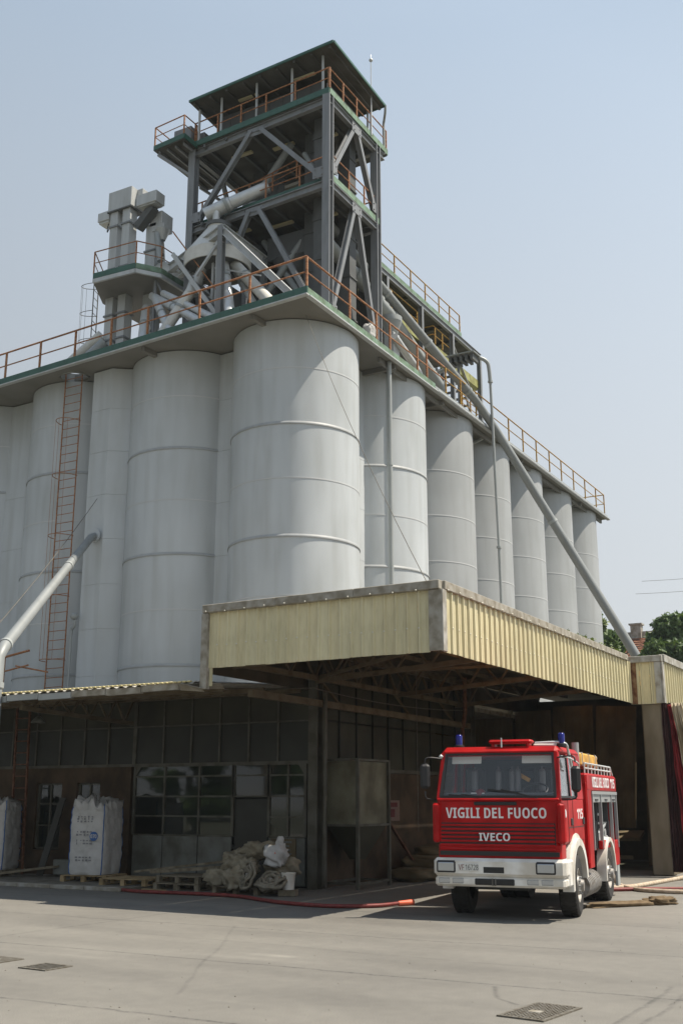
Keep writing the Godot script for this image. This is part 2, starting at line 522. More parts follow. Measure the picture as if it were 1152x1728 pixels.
func sky_image() -> ImageTexture:
	# hazy early summer sky: pale near the horizon and towards the sun, blue higher up
	var W := 512
	var H := 256
	var im := Image.create(W, H, false, Image.FORMAT_RGBF)
	var sd := SUN.normalized()
	for y in H:
		var el := PI * 0.5 - PI * (y + 0.5) / H
		for x in W:
			var az := TAU * (x + 0.5) / W
			var d := Vector3(sin(az) * cos(el), sin(el), -cos(az) * cos(el))
			var h := maxf(d.y, 0.0)
			var c := Vector3(0.87, 0.90, 0.915).lerp(Vector3(0.405, 0.495, 0.61), clampf(h / 0.62, 0, 1))
			c = c.lerp(Vector3(0.21, 0.30, 0.46), smoothstep(0.6, 1.0, h))
			var cs := clampf(d.dot(sd), -1, 1)
			c *= 0.64 + 0.9 * minf(cs, 0.6)
			var glow := 0.20 * pow(maxf(cs, 0.0), 3.0) + 0.7 * pow(maxf(cs, 0.0), 40.0)
			c += Vector3(1.0, 0.96, 0.87) * glow * 0.6
			if d.y < 0.0:
				c = Vector3(0.40, 0.39, 0.36).lerp(Vector3(0.60, 0.65, 0.70), exp(d.y * 30.0))
			im.set_pixel(x, y, Color(c.x, c.y, c.z))
	return ImageTexture.create_from_image(im)

func _ready() -> void:
	rng.seed = 4242
	var cam := Camera3D.new()
	cam.name = "camera"
	cam.position = V(0, 1.9, 0)
	cam.rotation = V(deg_to_rad(14.75), deg_to_rad(29.54), 0)
	cam.fov = 50.19
	cam.far = 900.0
	cam.near = 0.1
	add_child(cam)
	var we := WorldEnvironment.new()
	we.name = "environment"
	var env := Environment.new()
	env.background_mode = Environment.BG_SKY
	var sky := Sky.new()
	var pm := PanoramaSkyMaterial.new()
	pm.panorama = sky_image()
	sky.sky_material = pm
	env.sky = sky
	env.background_energy_multiplier = 0.71
	env.tonemap_mode = Environment.TONE_MAPPER_LINEAR
	env.tonemap_exposure = 1.45
	env.sdfgi_enabled = true
	env.ssao_enabled = true
	env.ssil_enabled = true
	env.fog_enabled = true
	env.fog_density = 0.0003
	env.fog_light_color = Color(0.80, 0.84, 0.86)
	we.environment = env
	add_child(we)
	var sun := DirectionalLight3D.new()
	sun.name = "sun"
	sun.basis = frame_to(SUN)
	sun.light_energy = 1.6
	sun.light_color = Color(1.0, 0.96, 0.895)
	sun.light_angular_distance = 0.5
	sun.shadow_enabled = true
	add_child(sun)
	make_materials()
	build_ground()
	build_silos()
	build_deck()
	build_tower()
	build_elevators()
	build_distributor()
	build_gallery()
	build_pipes()
	build_workshop()
	build_canopy()
	build_background()
	build_truck()
	build_goods()
	build_hoses()

func build_ground() -> void:
	var st := S()
	box(st, V(-10, -0.16, -60), V(500, 0.3, 500))
	struct_of(st, "ground", M.far_ground)
	st = S()
	st.set_smooth_group(-1)
	var q := [V(-30, 0, -32), V(10, 0, -32), V(10, 0, 8), V(-30, 0, 8)]
	var uv := [Vector2(0, 0), Vector2(1, 0), Vector2(1, 1), Vector2(0, 1)]
	for i in [0, 1, 2, 0, 2, 3]:
		st.set_uv(uv[i])
		st.add_vertex(q[i])
	var g := StandardMaterial3D.new()
	g.albedo_texture = ground_image()
	g.roughness = 0.82
	g.normal_enabled = false
	detail(g, noise_tex(31, 0.12, [Color(0.76, 0.76, 0.76), Color.WHITE], [0.15, 0.8], 512, 4), V(1.1, 1.1, 1.1))
	struct_of(st, "yard_surface", g)
	# low pavement in front of the brick wall, with its kerb stones
	st = S()
	box(st, V(-30.2, 0.035, -20.45), V(28.0, 0.07, 2.6))
	struct_of(st, "pavement", M.concrete)
	st = S()
	for i in 17:
		box(st, V(-16.72 - i * 1.0, 0.045, -19.09), V(0.985, 0.09, 0.1), Basis(), 0.012)
	struct_of(st, "kerb", M.kerb)
	# scattered grit and small crumbs of grain dust on the yard
	var gb := S()
	lathe(gb, Vector3.ZERO, [Vector2(0.012, -0.004), Vector2(0.014, 0.003), Vector2(0.006, 0.009), Vector2(0, 0.010)], 6, false)
	var gx := []
	var gr := RandomNumberGenerator.new()
	gr.seed = 9
	for i in 260:
		var far := gr.randf()
		gx.append(Transform3D(Basis(UP, gr.randf() * TAU).scaled(V(gr.randf_range(0.25, 0.8), gr.randf_range(0.2, 0.6), gr.randf_range(0.25, 0.8))), V(gr.randf_range(-16.0, -1.0), 0.004, -8.0 - 11.0 * far * far)))
	var gm := put(self, "grit", scatter(mesh_of(gb, M.grit), gx))
	tag(gm, "loose grit scattered over the sunlit concrete yard", "grit", "", "stuff")
	# covered drains in the yard
	drain(V(-3.80, 0.0, -10.42), 0.44, 0.78, -0.12, "wide rusty gully grate with lattice cover in the sunlit yard", true)
	drain(V(-9.79, 0.0, -10.25), 0.42, 0.40, -0.05, "small rusty grate with bent bars, set in the concrete left of the yard", false)
	drain(V(-10.72, 0.0, -10.42), 0.42, 0.36, -0.05, "solid rusty drain cover cut off by the left picture edge", true)

func drain(p: Vector3, w: float, d: float, turn: float, label: String, fine: bool) -> void:
	var t := thing("drain_grate", label, "drain", p, turn)
	var st := S()
	box(st, V(0, 0.002, 0), V(w, 0.004, d))
	out(st, "pit", M.void if not fine else M.iron, t)
	st = S()
	for s in [-1, 1]:
		box(st, V(s * w * 0.5, 0.007, 0), V(0.03, 0.014, d + 0.03))
		box(st, V(0, 0.008, s * d * 0.5), V(w - 0.03, 0.014, 0.03))
	out(st, "frame", M.iron, t)
	var n := 16 if fine else 9
	var bar := S()
	box(bar, V(0, 0, 0), Vector3(w, 0.012, 0.012 if fine else 0.018))
	var bm := mesh_of(bar, M.iron)
	for i in n:
		put(t, "bar", bm, Transform3D(Basis(UP, 0.0 if fine else rng.randf_range(-0.05, 0.05)), V(0, 0.009, -d * 0.5 + d * (i + 0.5) / n)))
	if fine:
		bar = S()
		box(bar, V(0, 0, 0), V(0.012, 0.010, d))
		bm = mesh_of(bar, M.iron)
		for i in 12:
			put(t, "cross_bar", bm, Transform3D(Basis(), V(-w * 0.5 + w * (i + 0.5) / 12, 0.011, 0)))
		bar = S()
		box(bar, V(0, 0, 0), V(0.12, 0.012, 0.10))
		put(t, "lifting_plate", mesh_of(bar, M.kerb), Transform3D(Basis(), V(-0.02, 0.012, 0.05)))

# ---------------------------------------------------------------- silos
func silo(c: Vector2, label: String, far := false, base := 3.6) -> void:
	var t := thing("grain_silo", label, "silo", V(c.x, base, c.y), 0.0, "round metal silos under the roof deck")
	var r := 2.211
	var top := 17.5 - base
	var st := S()
	lathe(st, V(0, 0, 0), [Vector2(r, 0), Vector2(r, top), Vector2(0, top + 0.01)], 96)
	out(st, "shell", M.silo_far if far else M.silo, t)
	var thick := [] if far else [13.85, 10.05, 6.25]
	var thin := [14.95, 13.04, 11.14, 9.24, 7.3] if far else [15.78, 11.97, 8.12]
	for y in thick:
		st = S()
		lathe(st, V(0, y - base, 0), [Vector2(r, -0.05), Vector2(r + 0.028, -0.05), Vector2(r + 0.028, -0.01), Vector2(r + 0.003, 0.05), Vector2(r, 0.05)], 96)
		out(st, "hoop", M.ring, t)
	for y in thin:
		st = S()
		lathe(st, V(0, y - base, 0), [Vector2(r, -0.02), Vector2(r + 0.009, -0.02), Vector2(r + 0.009, 0.02), Vector2(r, 0.02)], 96)
		out(st, "seam", M.seam, t)

func panel_wall(n: String, label: String, pts: Array, y0: float, y1: float, seams: Array, m: Material) -> void:
	var t := thing(n, label, "cladding", V(pts[0].x, y0, pts[0].y))
	for i in pts.size() - 1:
		var a: Vector2 = pts[i] - pts[0]
		var b: Vector2 = pts[i + 1] - pts[0]
		var d := (b - a).normalized()
		var nr := Vector2(-d.y, d.x) * 0.05
		var ys := [y0]
		ys.append_array(seams)
		ys.append(y1)
		for k in ys.size() - 1:
			var st := S()
			prism(st, [a, b, b - nr, a - nr], ys[k] - y0 + 0.012, ys[k + 1] - y0)
			out(st, "panel", m, t)
		var s2 := S()
		prism(s2, [a - nr * 0.3, b - nr * 0.3, b - nr * 0.9, a - nr * 0.9], 0.0, y1 - y0)
		out(s2, "backing", M.seam, t)

func build_silos() -> void:
	silo(Vector2(-19.16, -30.57), "large pale grey silo at the front corner under the deck corner")
	silo(Vector2(-23.97, -30.89), "pale grey shaded silo on the left facade, second from the front corner")
	silo(Vector2(-29.4, -31.26), "shaded silo on the left facade with the rusty caged ladder on it")
	silo(Vector2(-34.3, -31.6), "silo cut off by the left picture edge, left of the laddered one")
	silo(Vector2(-19.16, -36.03), "sunlit silo with hoops on the right facade, behind the grey conduit", false)
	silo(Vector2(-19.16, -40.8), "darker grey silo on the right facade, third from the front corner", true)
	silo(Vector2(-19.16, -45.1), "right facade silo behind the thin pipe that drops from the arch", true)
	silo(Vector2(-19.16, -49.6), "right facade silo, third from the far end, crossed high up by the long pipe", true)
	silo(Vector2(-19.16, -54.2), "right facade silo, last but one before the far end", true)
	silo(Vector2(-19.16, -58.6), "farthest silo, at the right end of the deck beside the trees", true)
	var sm := [6.05, 7.7, 9.3, 10.95, 12.6, 14.25, 15.9]
	panel_wall("infill_panel", "folded pale panel shaft bulging between the laddered silo and its neighbour", [Vector2(-27.25, -29.9), Vector2(-27.15, -29.0), Vector2(-26.22, -28.94), Vector2(-25.6, -29.42)], 4.6, 17.48, sm, M.silo)
	panel_wall("infill_panel", "narrow flat panel strip left of the front corner silo", [Vector2(-22.5, -29.95), Vector2(-20.9, -29.85)], 4.6, 17.48, [6.3, 8.2, 10.0, 11.9, 13.8, 15.7], M.silo)
	panel_wall("infill_panel", "recessed panel strip, half in sun, right of the front corner silo", [Vector2(-17.55, -34.5), Vector2(-18.35, -34.48), Vector2(-18.35, -31.6)].duplicate(), 4.6, 17.48, [6.5, 8.4, 10.2, 12.1, 14.0, 15.9], M.silo)
	panel_wall("infill_panel", "thin flat panel strip left of the laddered silo", [Vector2(-33.2, -30.2), Vector2(-30.6, -30.1)], 4.6, 17.48, [7.2, 9.3, 11.4, 13.5], M.silo)
	var gaps := ["second and third", "third and fourth", "fourth and fifth", "fifth and sixth", "sixth and last"]
	for gi in 5:
		var z: float = [-38.4, -42.95, -47.35, -51.9, -56.4][gi]
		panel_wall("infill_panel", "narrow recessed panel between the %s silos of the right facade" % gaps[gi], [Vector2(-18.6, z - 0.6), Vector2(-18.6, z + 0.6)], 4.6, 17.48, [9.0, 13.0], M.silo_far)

# ---------------------------------------------------------------- roof deck with its railings
func railing(t, a: Vector3, b: Vector3, offs: Array, h: float, m: Material, r := 0.028, mids := 1, square := true) -> void:
	var d := (b - a).normalized()
	for o in offs:
		var st := S()
		var p: Vector3 = a + d * o
		if square:
			beam(st, p, p + UP * h, r * 2.1, r * 2.1, V(0, 0, 1))
		else:
			tube(st, [p, p + UP * h], r, 6)
		out(st, "rail_post", m, t)
	var s2 := S()
	tube(s2, [a + UP * h, b + UP * h], r * 1.15, 6)
	out(s2, "handrail", m, t)
	for k in mids:
		s2 = S()
		var y := h * (k + 1.0) / (mids + 1.0)
		tube(s2, [a + UP * y, b + UP * y], r * 0.85, 6)
		out(s2, "mid_rail", m, t)

func build_deck() -> void:
	var O := V(-16.74, 17.52, -27.28)
	var ld := V(-0.9978, 0, -0.0665)
	var t := thing("silo_roof_deck", "flat roof deck over the silos with dark green edge band and pale soffit", "platform", V(-19, 17.52, -30))
	t.position = Vector3.ZERO
	var at := func(s: float, inward: float) -> Vector2:
		var n := Vector2(0.0665, -0.9978)
		return Vector2(O.x + ld.x * s + n.x * inward, O.z + ld.z * s + n.y * inward)
	# slab, with the hatch of the ladder left open
	var y0 := 17.54
	var y1 := 17.80
	var st := S()
	prism(st, [Vector2(-16.86, -27.42), at.call(10.95, 0.12), at.call(10.95, 12.0), Vector2(-26, -39.5), Vector2(-21.8, -39.5), Vector2(-21.8, -60.7), Vector2(-16.86, -60.7)], y0, y1)
	prism(st, [at.call(10.95, 0.12), at.call(12.0, 0.12), at.call(12.0, 0.62), at.call(10.95, 0.62)], y0, y1)
	prism(st, [at.call(10.95, 1.3), at.call(12.0, 1.3), at.call(12.0, 12.0), at.call(10.95, 12.0)], y0, y1)
	prism(st, [at.call(12.0, 0.12), at.call(26.0, 0.12), at.call(26.0, 12.0), at.call(12.0, 12.0)], y0, y1)
	out(st, "deck_slab", M.soffit, t)
	st = S()
	var hc: Vector2 = at.call(11.47, 0.96)
	lathe(st, V(hc.x, 17.49, hc.y), [Vector2(0.5, 0), Vector2(0.52, 0), Vector2(0.52, 0.36), Vector2(0.5, 0.36)], 24)
	out(st, "hatch_collar", M.galv_dull, t)
	# green band in sheets and the grey drip edge below
	var L := 22.0
	for i in 8:
		st = S()
		var a: Vector2 = at.call(L * i / 8.0, 0.055)
		var b: Vector2 = at.call(L * (i + 1) / 8.0 - 0.012, 0.055)
		beam(st, V(a.x, 17.68, a.y), V(b.x, 17.68, b.y), 0.05, 0.31)
		out(st, "edge_band", M.green, t)
	for i in 5:
		st = S()
		var z0 := -27.37 - i * 1.95
		beam(st, V(-16.795, 17.68, z0), V(-16.795, 17.68, z0 - 1.938), 0.05, 0.31)
		out(st, "edge_band", M.green_faded, t)
	for i in 10:
		st = S()
		var z0 := -37.13 - i * 2.36
		beam(st, V(-16.80, 17.66, z0), V(-16.80, 17.66, z0 - 2.348), 0.05, 0.20)
		out(st, "edge_band", M.galv_dull, t)
	st = S()
	var e0: Vector2 = at.call(0.0, 0.02)
	var e1: Vector2 = at.call(24.0, 0.02)
	beam(st, V(e0.x + 0.04, 17.525, e0.y), V(e1.x, 17.525, e1.y), 0.17, 0.045)
	beam(st, V(-16.76, 17.523, -27.42), V(-16.76, 17.523, -60.8), 0.17, 0.045)
	beam(st, V(-16.70, 17.56, -37.2), V(-16.70, 17.56, -60.8), 0.05, 0.10)
	out(st, "drip_edge", M.steel_pale, t)
	st = S()
	for z in [-33.95, -38.3, -47.3, -56.3]:
		beam(st, V(-21.5, 17.44, z), V(-16.95, 17.44, z), 0.16, 0.18)
	for s in [7.3, 2.4]:
		var a: Vector2 = at.call(s, 0.25)
		var b: Vector2 = at.call(s, 6.0)
		beam(st, V(a.x, 17.44, a.y), V(b.x, 17.44, b.y), 0.16, 0.18)
	beam(st, V(-17.15, 17.42, -33.0), V(-17.15, 17.42, -60.6), 0.10, 0.2)
	out(st, "soffit_beam", M.soffit, t)
	st = S()
	beam(st, V(-17.2, 17.45, -43.2), V(-18.9, 16.7, -42.9), 0.09, 0.09)
	out(st, "soffit_strut", M.steel_pale, t)
	st = S()
	beam(st, V(-17.2, 17.45, -55.9), V(-18.9, 16.7, -56.3), 0.09, 0.09)
	out(st, "soffit_strut", M.steel_pale, t)
	# railings
	var base := 17.82
	var a2: Vector2 = at.call(0.06, 0.09)
	var b2: Vector2 = at.call(24.0, 0.09)
	var r1 := thing("deck_railing", "rust orange railing along the shaded left edge of the deck", "railing")
	railing(r1, V(a2.x, base, a2.y), V(b2.x, base, b2.y), [0.0, 2.32, 4.5, 6.9, 8.7, 10.55, 12.45, 14.4, 16.3, 18.2, 20.1], 1.09, M.rail_rust, 0.03)
	var r2 := thing("deck_railing", "orange railing along the sunny right deck edge near the corner", "railing")
	railing(r2, V(-16.82, base, -27.45), V(-16.82, base, -38.15), [2.8, 5.83, 4.78, 8.15, 9.0], 1.09, M.rail_rust, 0.03)
	var r3 := thing("deck_railing", "yellowed railing along the far part of the right deck edge", "railing")
	railing(r3, V(-16.82, base, -38.25), V(-16.82, base, -40.3), [0.0, 1.5], 1.09, M.rail_yellow, 0.026)
	railing(r3, V(-16.82, base, -41.2), V(-16.82, base, -60.3), [0.2, 2.1, 4.05, 5.9, 7.75, 9.65, 11.5, 13.5, 15.5, 17.5, 19.1], 1.09, M.rail_yellow, 0.026)
	railing(r3, V(-16.82, base, -60.3), V(-19.5, base, -60.3), [2.68], 1.09, M.rail_yellow, 0.026)

# ---------------------------------------------------------------- steel tower
func st_g(t, c: Vector3, s: Vector3) -> void:
	var st := S()
	box(st, c, s)
	for a in [-0.3, 0.3]:
		for b in [-0.3, 0.3]:
			box(st, c + V(s.x * a, s.y * b, s.z * a) + (V(0, 0, 0.02) if s.z < 0.1 else V(0.02, 0, 0)), V(0.05, 0.05, 0.05), Basis(), 0.012)
	out(st, "gusset", M.steel, t)

func build_tower() -> void:
	var t := thing("steel_tower", "tall open steel tower with green floor edges, diagonal braces and a roofed top", "tower", V(-20.8, 17.8, -32))
	t.position = Vector3.ZERO
	var xr := -17.6
	var xl := -23.95
	var zf := -30.07
	var zfl := -30.45
	var zb := -33.75
	var zbl := -34.2
	var yb := 17.8
	# columns: wide flanged
	for c in [[xr, zf], [xl, zfl], [xr, zb], [xl, zbl], [-20.9, -34.0]]:
		var st := S()
		ibeam(st, V(c[0], yb, c[1]), V(c[0], 26.85, c[1]), 0.30, 0.32, 0.05, V(0, 0, 1))
		out(st, "column", M.steel, t)
	# floors with green edge, beams beneath
	for f in [[23.42, 0.0], [26.82, 0.0]]:
		var y: float = f[0]
		var top := y > 25.0
		var x1 := xr + (0.10 if top else 0.04)
		var zz := -34.55 if top else -33.95
		var fz := 0.12 if top else -0.22
		var st := S()
		prism(st, [Vector2(xl, zfl + fz), Vector2(x1, zf + fz), Vector2(x1, zz), Vector2(xl, zz - 0.4)], y - 0.02, y + 0.06)
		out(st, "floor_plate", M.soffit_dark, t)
		st = S()
		beam(st, V(xl - 0.1, y + 0.14, zfl + fz + 0.03), V(x1 + 0.03, y + 0.14, zf + fz + 0.03), 0.04, 0.24)
		out(st, "floor_edge", M.green, t)
		st = S()
		beam(st, V(x1 + 0.03, y + 0.14, zf + fz), V(x1 + 0.03, y + 0.14, zz), 0.04, 0.24)
		out(st, "floor_edge", M.green_faded, t)
		st = S()
		beam(st, V(xl - 0.1, y + 0.14, zz - 0.4), V(x1 + 0.03, y + 0.14, zz), 0.04, 0.24)
		out(st, "floor_edge", M.green, t)
		for e in [[V(xl, y - 0.17, zfl - 0.02), V(xr, y - 0.17, zf - 0.02)], [V(xr + 0.02, y - 0.17, zf), V(xr + 0.02, y - 0.17, zz + 0.2)], [V(xl, y - 0.17, zbl), V(xr, y - 0.17, zb)], [V(xl, y - 0.17, zfl), V(xl, y - 0.17, zbl)]]:
			st = S()
			ibeam(st, e[0], e[1], 0.18, 0.28, 0.03)
			out(st, "floor_beam", M.steel, t)
		for k in 6:
			st = S()
			var x := lerpf(xl, xr, (k + 0.6) / 6.2)
			beam(st, V(x, y - 0.09, zf - 0.2), V(x, y - 0.09, zb), 0.1, 0.14)
			out(st, "floor_joist", M.steel_dark, t)
		for k in 3:
			st = S()
			box(st, V(-22.3 + k * 1.75, y - 0.2, -31.4 - k * 0.3), V(0.95, 0.07, 0.16))
			out(st, "lamp_fitting", M.lamp_tube, t)
	# braces: inverted V on the front and on the right side of each storey
	var fm := V((xl + xr) * 0.5 - 0.1, 0, (zf + zfl) * 0.5)
	for s in [[26.6, 23.55], [23.2, 18.0]]:
		var top: float = s[0]
		var bot: float = s[1]
		for e in [[V(fm.x - 0.2, top, fm.z), V(xl + 0.25, bot, zfl)], [V(fm.x + 0.2, top, fm.z), V(xr - 0.25, bot, zf)]]:
			var st := S()
			ibeam(st, e[0], e[1], 0.17, 0.2, 0.03, V(0, 0, 1))
			out(st, "brace", M.steel, t)
		for q in [[xl + 0.3, bot + 0.02, zfl + 0.03], [xr - 0.3, bot + 0.02, zf + 0.03]]:
			st_g(t, V(q[0], q[1] + 0.12, q[2] + 0.12), V(0.5, 0.42, 0.025))
		st_g(t, V(xr + 0.1, bot + 0.42, zf - 0.28), V(0.025, 0.42, 0.42))
		st_g(t, V(xr + 0.1, bot + 0.42, zb + 0.25), V(0.025, 0.42, 0.42))
		st_g(t, V(xr + 0.1, top - 0.06, -32.05), V(0.025, 0.36, 0.7))
		var gp := S()
		box(gp, V(fm.x, top - 0.06, fm.z + 0.02), V(0.75, 0.34, 0.03))
		out(gp, "gusset", M.steel, t)
		var zm := -32.05
		for e in [[V(xr, top, zm + 0.1), V(xr, bot + 0.3, zf - 0.22)], [V(xr, top, zm - 0.1), V(xr, bot + 0.3, zb + 0.15)]]:
			var st := S()
			ibeam(st, e[0], e[1], 0.17, 0.2, 0.03, V(1, 0, 0))
			out(st, "brace", M.steel, t)
		for e in [[V(fm.x, top, -33.9), V(xl + 0.3, bot, zbl)], [V(fm.x, top, -33.9), V(xr - 0.3, bot, zb)], [V(xl, top, -32.3), V(xl, bot, zfl - 0.3)], [V(xl, top, -32.3), V(xl, bot, zbl + 0.3)]]:
			var st := S()
			beam(st, e[0], e[1], 0.15, 0.15)
			out(st, "brace", M.steel, t)
	# railings of the two floors and of the balcony
	railing(t, V(xl, 23.66, zfl - 0.2), V(xr - 0.15, 23.66, zf - 0.2), [0.35, 2.05, 3.45, 5.0], 0.86, M.rail_rust, 0.024)
	railing(t, V(xr + 0.02, 23.66, zf - 0.3), V(xr + 0.02, 23.66, -33.9), [1.2, 2.4, 3.5], 0.86, M.rail_rust, 0.024)
	railing(t, V(xl + 0.1, 27.06, zfl + 0.12), V(xr + 0.1, 27.06, zf + 0.12), [0.0, 1.15, 2.3, 3.5, 4.85, 6.4], 0.86, M.rail_rust, 0.024)
	railing(t, V(xr + 0.1, 27.06, zf + 0.12), V(xr + 0.1, 27.06, -34.5), [0.0, 1.05, 2.1, 3.25, 4.55], 0.86, M.rail_rust, 0.024)
	railing(t, V(xl, 23.66, zbl - 0.1), V(xr, 23.66, zb - 0.1), [1.2, 3.0, 4.6], 0.86, M.rail_rust, 0.024)
	railing(t, V(xr - 1.9, 24.5, -31.0), V(xr - 4.6, 24.5, -31.6), [0.0, 1.3, 2.6], 0.8, M.rail_rust, 0.022)
	# balcony on the left, with its machine housing
	var st := S()
	prism(st, [Vector2(-25.3, -29.62), Vector2(-23.75, -29.5), Vector2(-23.75, -30.5), Vector2(-24.1, -33.0), Vector2(-25.3, -33.0)], 26.74, 26.82)
	out(st, "balcony_floor", M.soffit_dark, t)
	for e in [[V(-25.32, 26.88, -29.62), V(-23.73, 26.88, -29.5), 0], [V(-23.73, 26.88, -29.5), V(-23.73, 26.88, -30.4), 1], [V(-25.32, 26.88, -29.62), V(-25.32, 26.88, -33.0), 0]]:
		st = S()
		beam(st, e[0], e[1], 0.04, 0.2)
		out(st, "floor_edge", M.green, t)
	for k in 4:
		st = S()
		beam(st, V(-25.1 + k * 0.4, 26.68, -29.7), V(-25.1 + k * 0.4, 26.68, -32.9), 0.06, 0.1)
		out(st, "floor_joist", M.steel, t)
	st = S()
	beam(st, V(-25.2, 26.62, -29.75), V(-23.95, 25.6, -30.4), 0.1, 0.1)
	out(st, "bracket", M.steel, t)
	st = S()
	beam(st, V(-25.2, 26.62, -32.5), V(-23.95, 25.6, -33.0), 0.1, 0.1)
	out(st, "bracket", M.steel, t)
	railing(t, V(-25.28, 26.96, -29.62), V(-23.75, 26.96, -29.5), [0.0, 1.53], 0.83, M.rail_rust, 0.022)
	railing(t, V(-23.75, 26.96, -29.5), V(-23.75, 26.96, -30.35), [0.8], 0.83, M.rail_rust, 0.022)
	railing(t, V(-25.28, 26.96, -29.62), V(-25.28, 26.96, -32.9), [1.1, 2.2, 3.2], 0.83, M.rail_rust, 0.022)
	st = S()
	box(st, V(-24.35, 27.35, -30.45), V(0.85, 0.85, 0.6), Basis(), 0.02)
	out(st, "machine_housing", M.steel, t)
	st = S()
	box(st, V(-23.95, 27.30, -31.0), V(0.7, 0.7, 0.8), Basis(), 0.02)
	out(st, "machine_housing", M.steel, t)
	# roof of the top floor: posts, purlins, ribbed sheets, green eaves, gutter pipe
	var rx0 := -23.82
	var rx1 := -17.25
	var rz0 := -29.85
	var rz1 := -33.95
	var yr := func(x: float) -> float: return 28.58 + 0.27 * (x - rx0) / (rx1 - rx0)
	for x in [-23.62, -22.55, -20.9, -19.3, -17.95]:
		st = S()
		beam(st, V(x, 27.05, -30.28), V(x, yr.call(x) - 0.02, -30.28), 0.07, 0.07, V(0, 0, 1))
		out(st, "roof_post", M.steel_pale, t)
	for x in [-23.75, -20.9, -17.95]:
		st = S()
		beam(st, V(x, 27.05, -33.8), V(x, yr.call(x) - 0.2, -33.8), 0.07, 0.07, V(0, 0, 1))
		out(st, "roof_post", M.steel_pale, t)
	for i in 12:
		st = S()
		var xa := lerpf(rx0, rx1, i / 12.0)
		var xb := lerpf(rx0, rx1, (i + 1) / 12.0) - 0.01
		flat_sheet(st, V(xa, yr.call(xa), rz0), V(xb, yr.call(xb), rz0), V(xb, yr.call(xb) - 0.2, rz1), V(xa, yr.call(xa) - 0.2, rz1), 0.03)
		beam(st, V(xa + 0.04, yr.call(xa) + 0.05, rz0), V(xa + 0.04, yr.call(xa) - 0.17, rz1), 0.05, 0.06)
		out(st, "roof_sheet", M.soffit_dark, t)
	for i in 9:
		st = S()
		var x := lerpf(rx0 + 0.2, rx1 - 0.2, i / 8.0)
		beam(st, V(x, yr.call(x) - 0.08, rz0 - 0.05), V(x, yr.call(x) - 0.28, rz1 + 0.05), 0.09, 0.11)
		out(st, "purlin", M.soffit_dark, t)
	st = S()
	beam(st, V(rx0, yr.call(rx0) + 0.03, rz0 + 0.02), V(rx1, yr.call(rx1) + 0.03, rz0 + 0.02), 0.05, 0.10)
	beam(st, V(rx1 + 0.02, yr.call(rx1) + 0.02, rz0), V(rx1 + 0.02, yr.call(rx1) - 0.2, rz1), 0.05, 0.10)
	beam(st, V(rx0, yr.call(rx0) - 0.18, rz1), V(rx1, yr.call(rx1) - 0.18, rz1), 0.05, 0.10)
	out(st, "eaves", M.green, t)
	st = S()
	tube(st, smooth_path([V(-17.22, 28.66, -33.93), V(-17.27, 28.4, -34.0), V(-17.42, 28.22, -34.2), V(-17.5, 28.0, -34.3), V(-17.5, 26.8, -34.35)]), 0.05, 8)
	out(st, "gutter_pipe", M.galv_dull, t)
	# enclosed machine room set back from the rail
	for i in 8:
		st = S()
		var x := lerpf(-23.3, -18.35, i / 8.0)
		box(st, V(x + 0.305, 27.66, -31.1), V(0.60, 1.5, 0.05))
		out(st, "room_panel", M.steel_dark, t)
	for i in 5:
		st = S()
		box(st, V(-18.3, 27.62, -31.42 - i * 0.5), V(0.05, 1.42, 0.48))
		out(st, "room_panel", M.steel, t)
	st = S()
	box(st, V(-20.8, 27.6, -33.72), V(5.0, 1.38, 0.05))
	out(st, "room_panel", M.steel_dark, t)
	for k in 2:
		st = S()
		box(st, V(-21.6 + k * 2.6, 28.55, -30.7), V(0.9, 0.06, 0.14))
		out(st, "lamp_fitting", M.lamp_tube, t)
	# ducts and machinery inside
	for d in [[-18.5, -31.2, 0.46], [-19.3, -31.9, 0.5], [-19.9, -33.0, 0.55], [-22.6, -33.2, 0.5], [-21.6, -32.8, 0.5], [-18.4, -32.9, 0.5]]:
		st = S()
		box(st, V(d[0], 22.3, d[1]), V(d[2], 8.9, d[2]))
		for y in [19.2, 20.9, 22.5, 24.6, 25.9]:
			box(st, V(d[0], y, d[1]), V(d[2] + 0.07, 0.06, d[2] + 0.07))
		out(st, "duct", M.steel_dark, t)
	st = S()
	box(st, V(-20.7, 19.0, -33.2), V(2.6, 2.2, 1.2), Basis(), 0.04)
	out(st, "machine", M.steel_dark, t)
	st = S()
	box(st, V(-21.0, 24.3, -32.9), V(2.3, 1.3, 1.2), Basis(), 0.04)
	out(st, "machine", M.steel_dark, t)
	st = S()
	box(st, V(-20.4, 22.3, -32.3), V(1.7, 1.0, 1.2), Basis(), 0.04)
	out(st, "machine", M.steel_dark, t)
	st = S()
	lathe(st, V(-20.4, 20.6, -32.3), [Vector2(0.18, 0), Vector2(0.8, 1.2), Vector2(0.8, 1.25)], 16)
	out(st, "machine", M.steel_dark, t)
	st = S()
	lathe(st, V(-22.3, 20.9, -32.3), [Vector2(0.15, 0), Vector2(0.6, 1.0), Vector2(0.6, 1.9), Vector2(0, 1.95)], 16)
	out(st, "machine", M.steel_dark, t)
	for e in [[V(-19.2, 23.2, -32.0), V(-21.6, 19.4, -31.2), 0.13], [V(-20.0, 23.2, -32.6), V(-18.6, 19.0, -31.5), 0.12], [V(-21.6, 22.9, -32.0), V(-19.6, 19.9, -31.6), 0.12], [V(-22.9, 23.2, -31.8), V(-22.9, 19.0, -31.2), 0.12], [V(-20.2, 26.6, -31.7), V(-21.9, 24.0, -31.3), 0.14], [V(-19.3, 25.6, -31.2), V(-18.2, 23.7, -30.9), 0.1]]:
		st = S()
		tube(st, [e[0], e[1]], e[2], 10)
		out(st, "spout", M.galv_dull, t)
	# ribbed dark cladding at the back of the lower storey
	st = S()
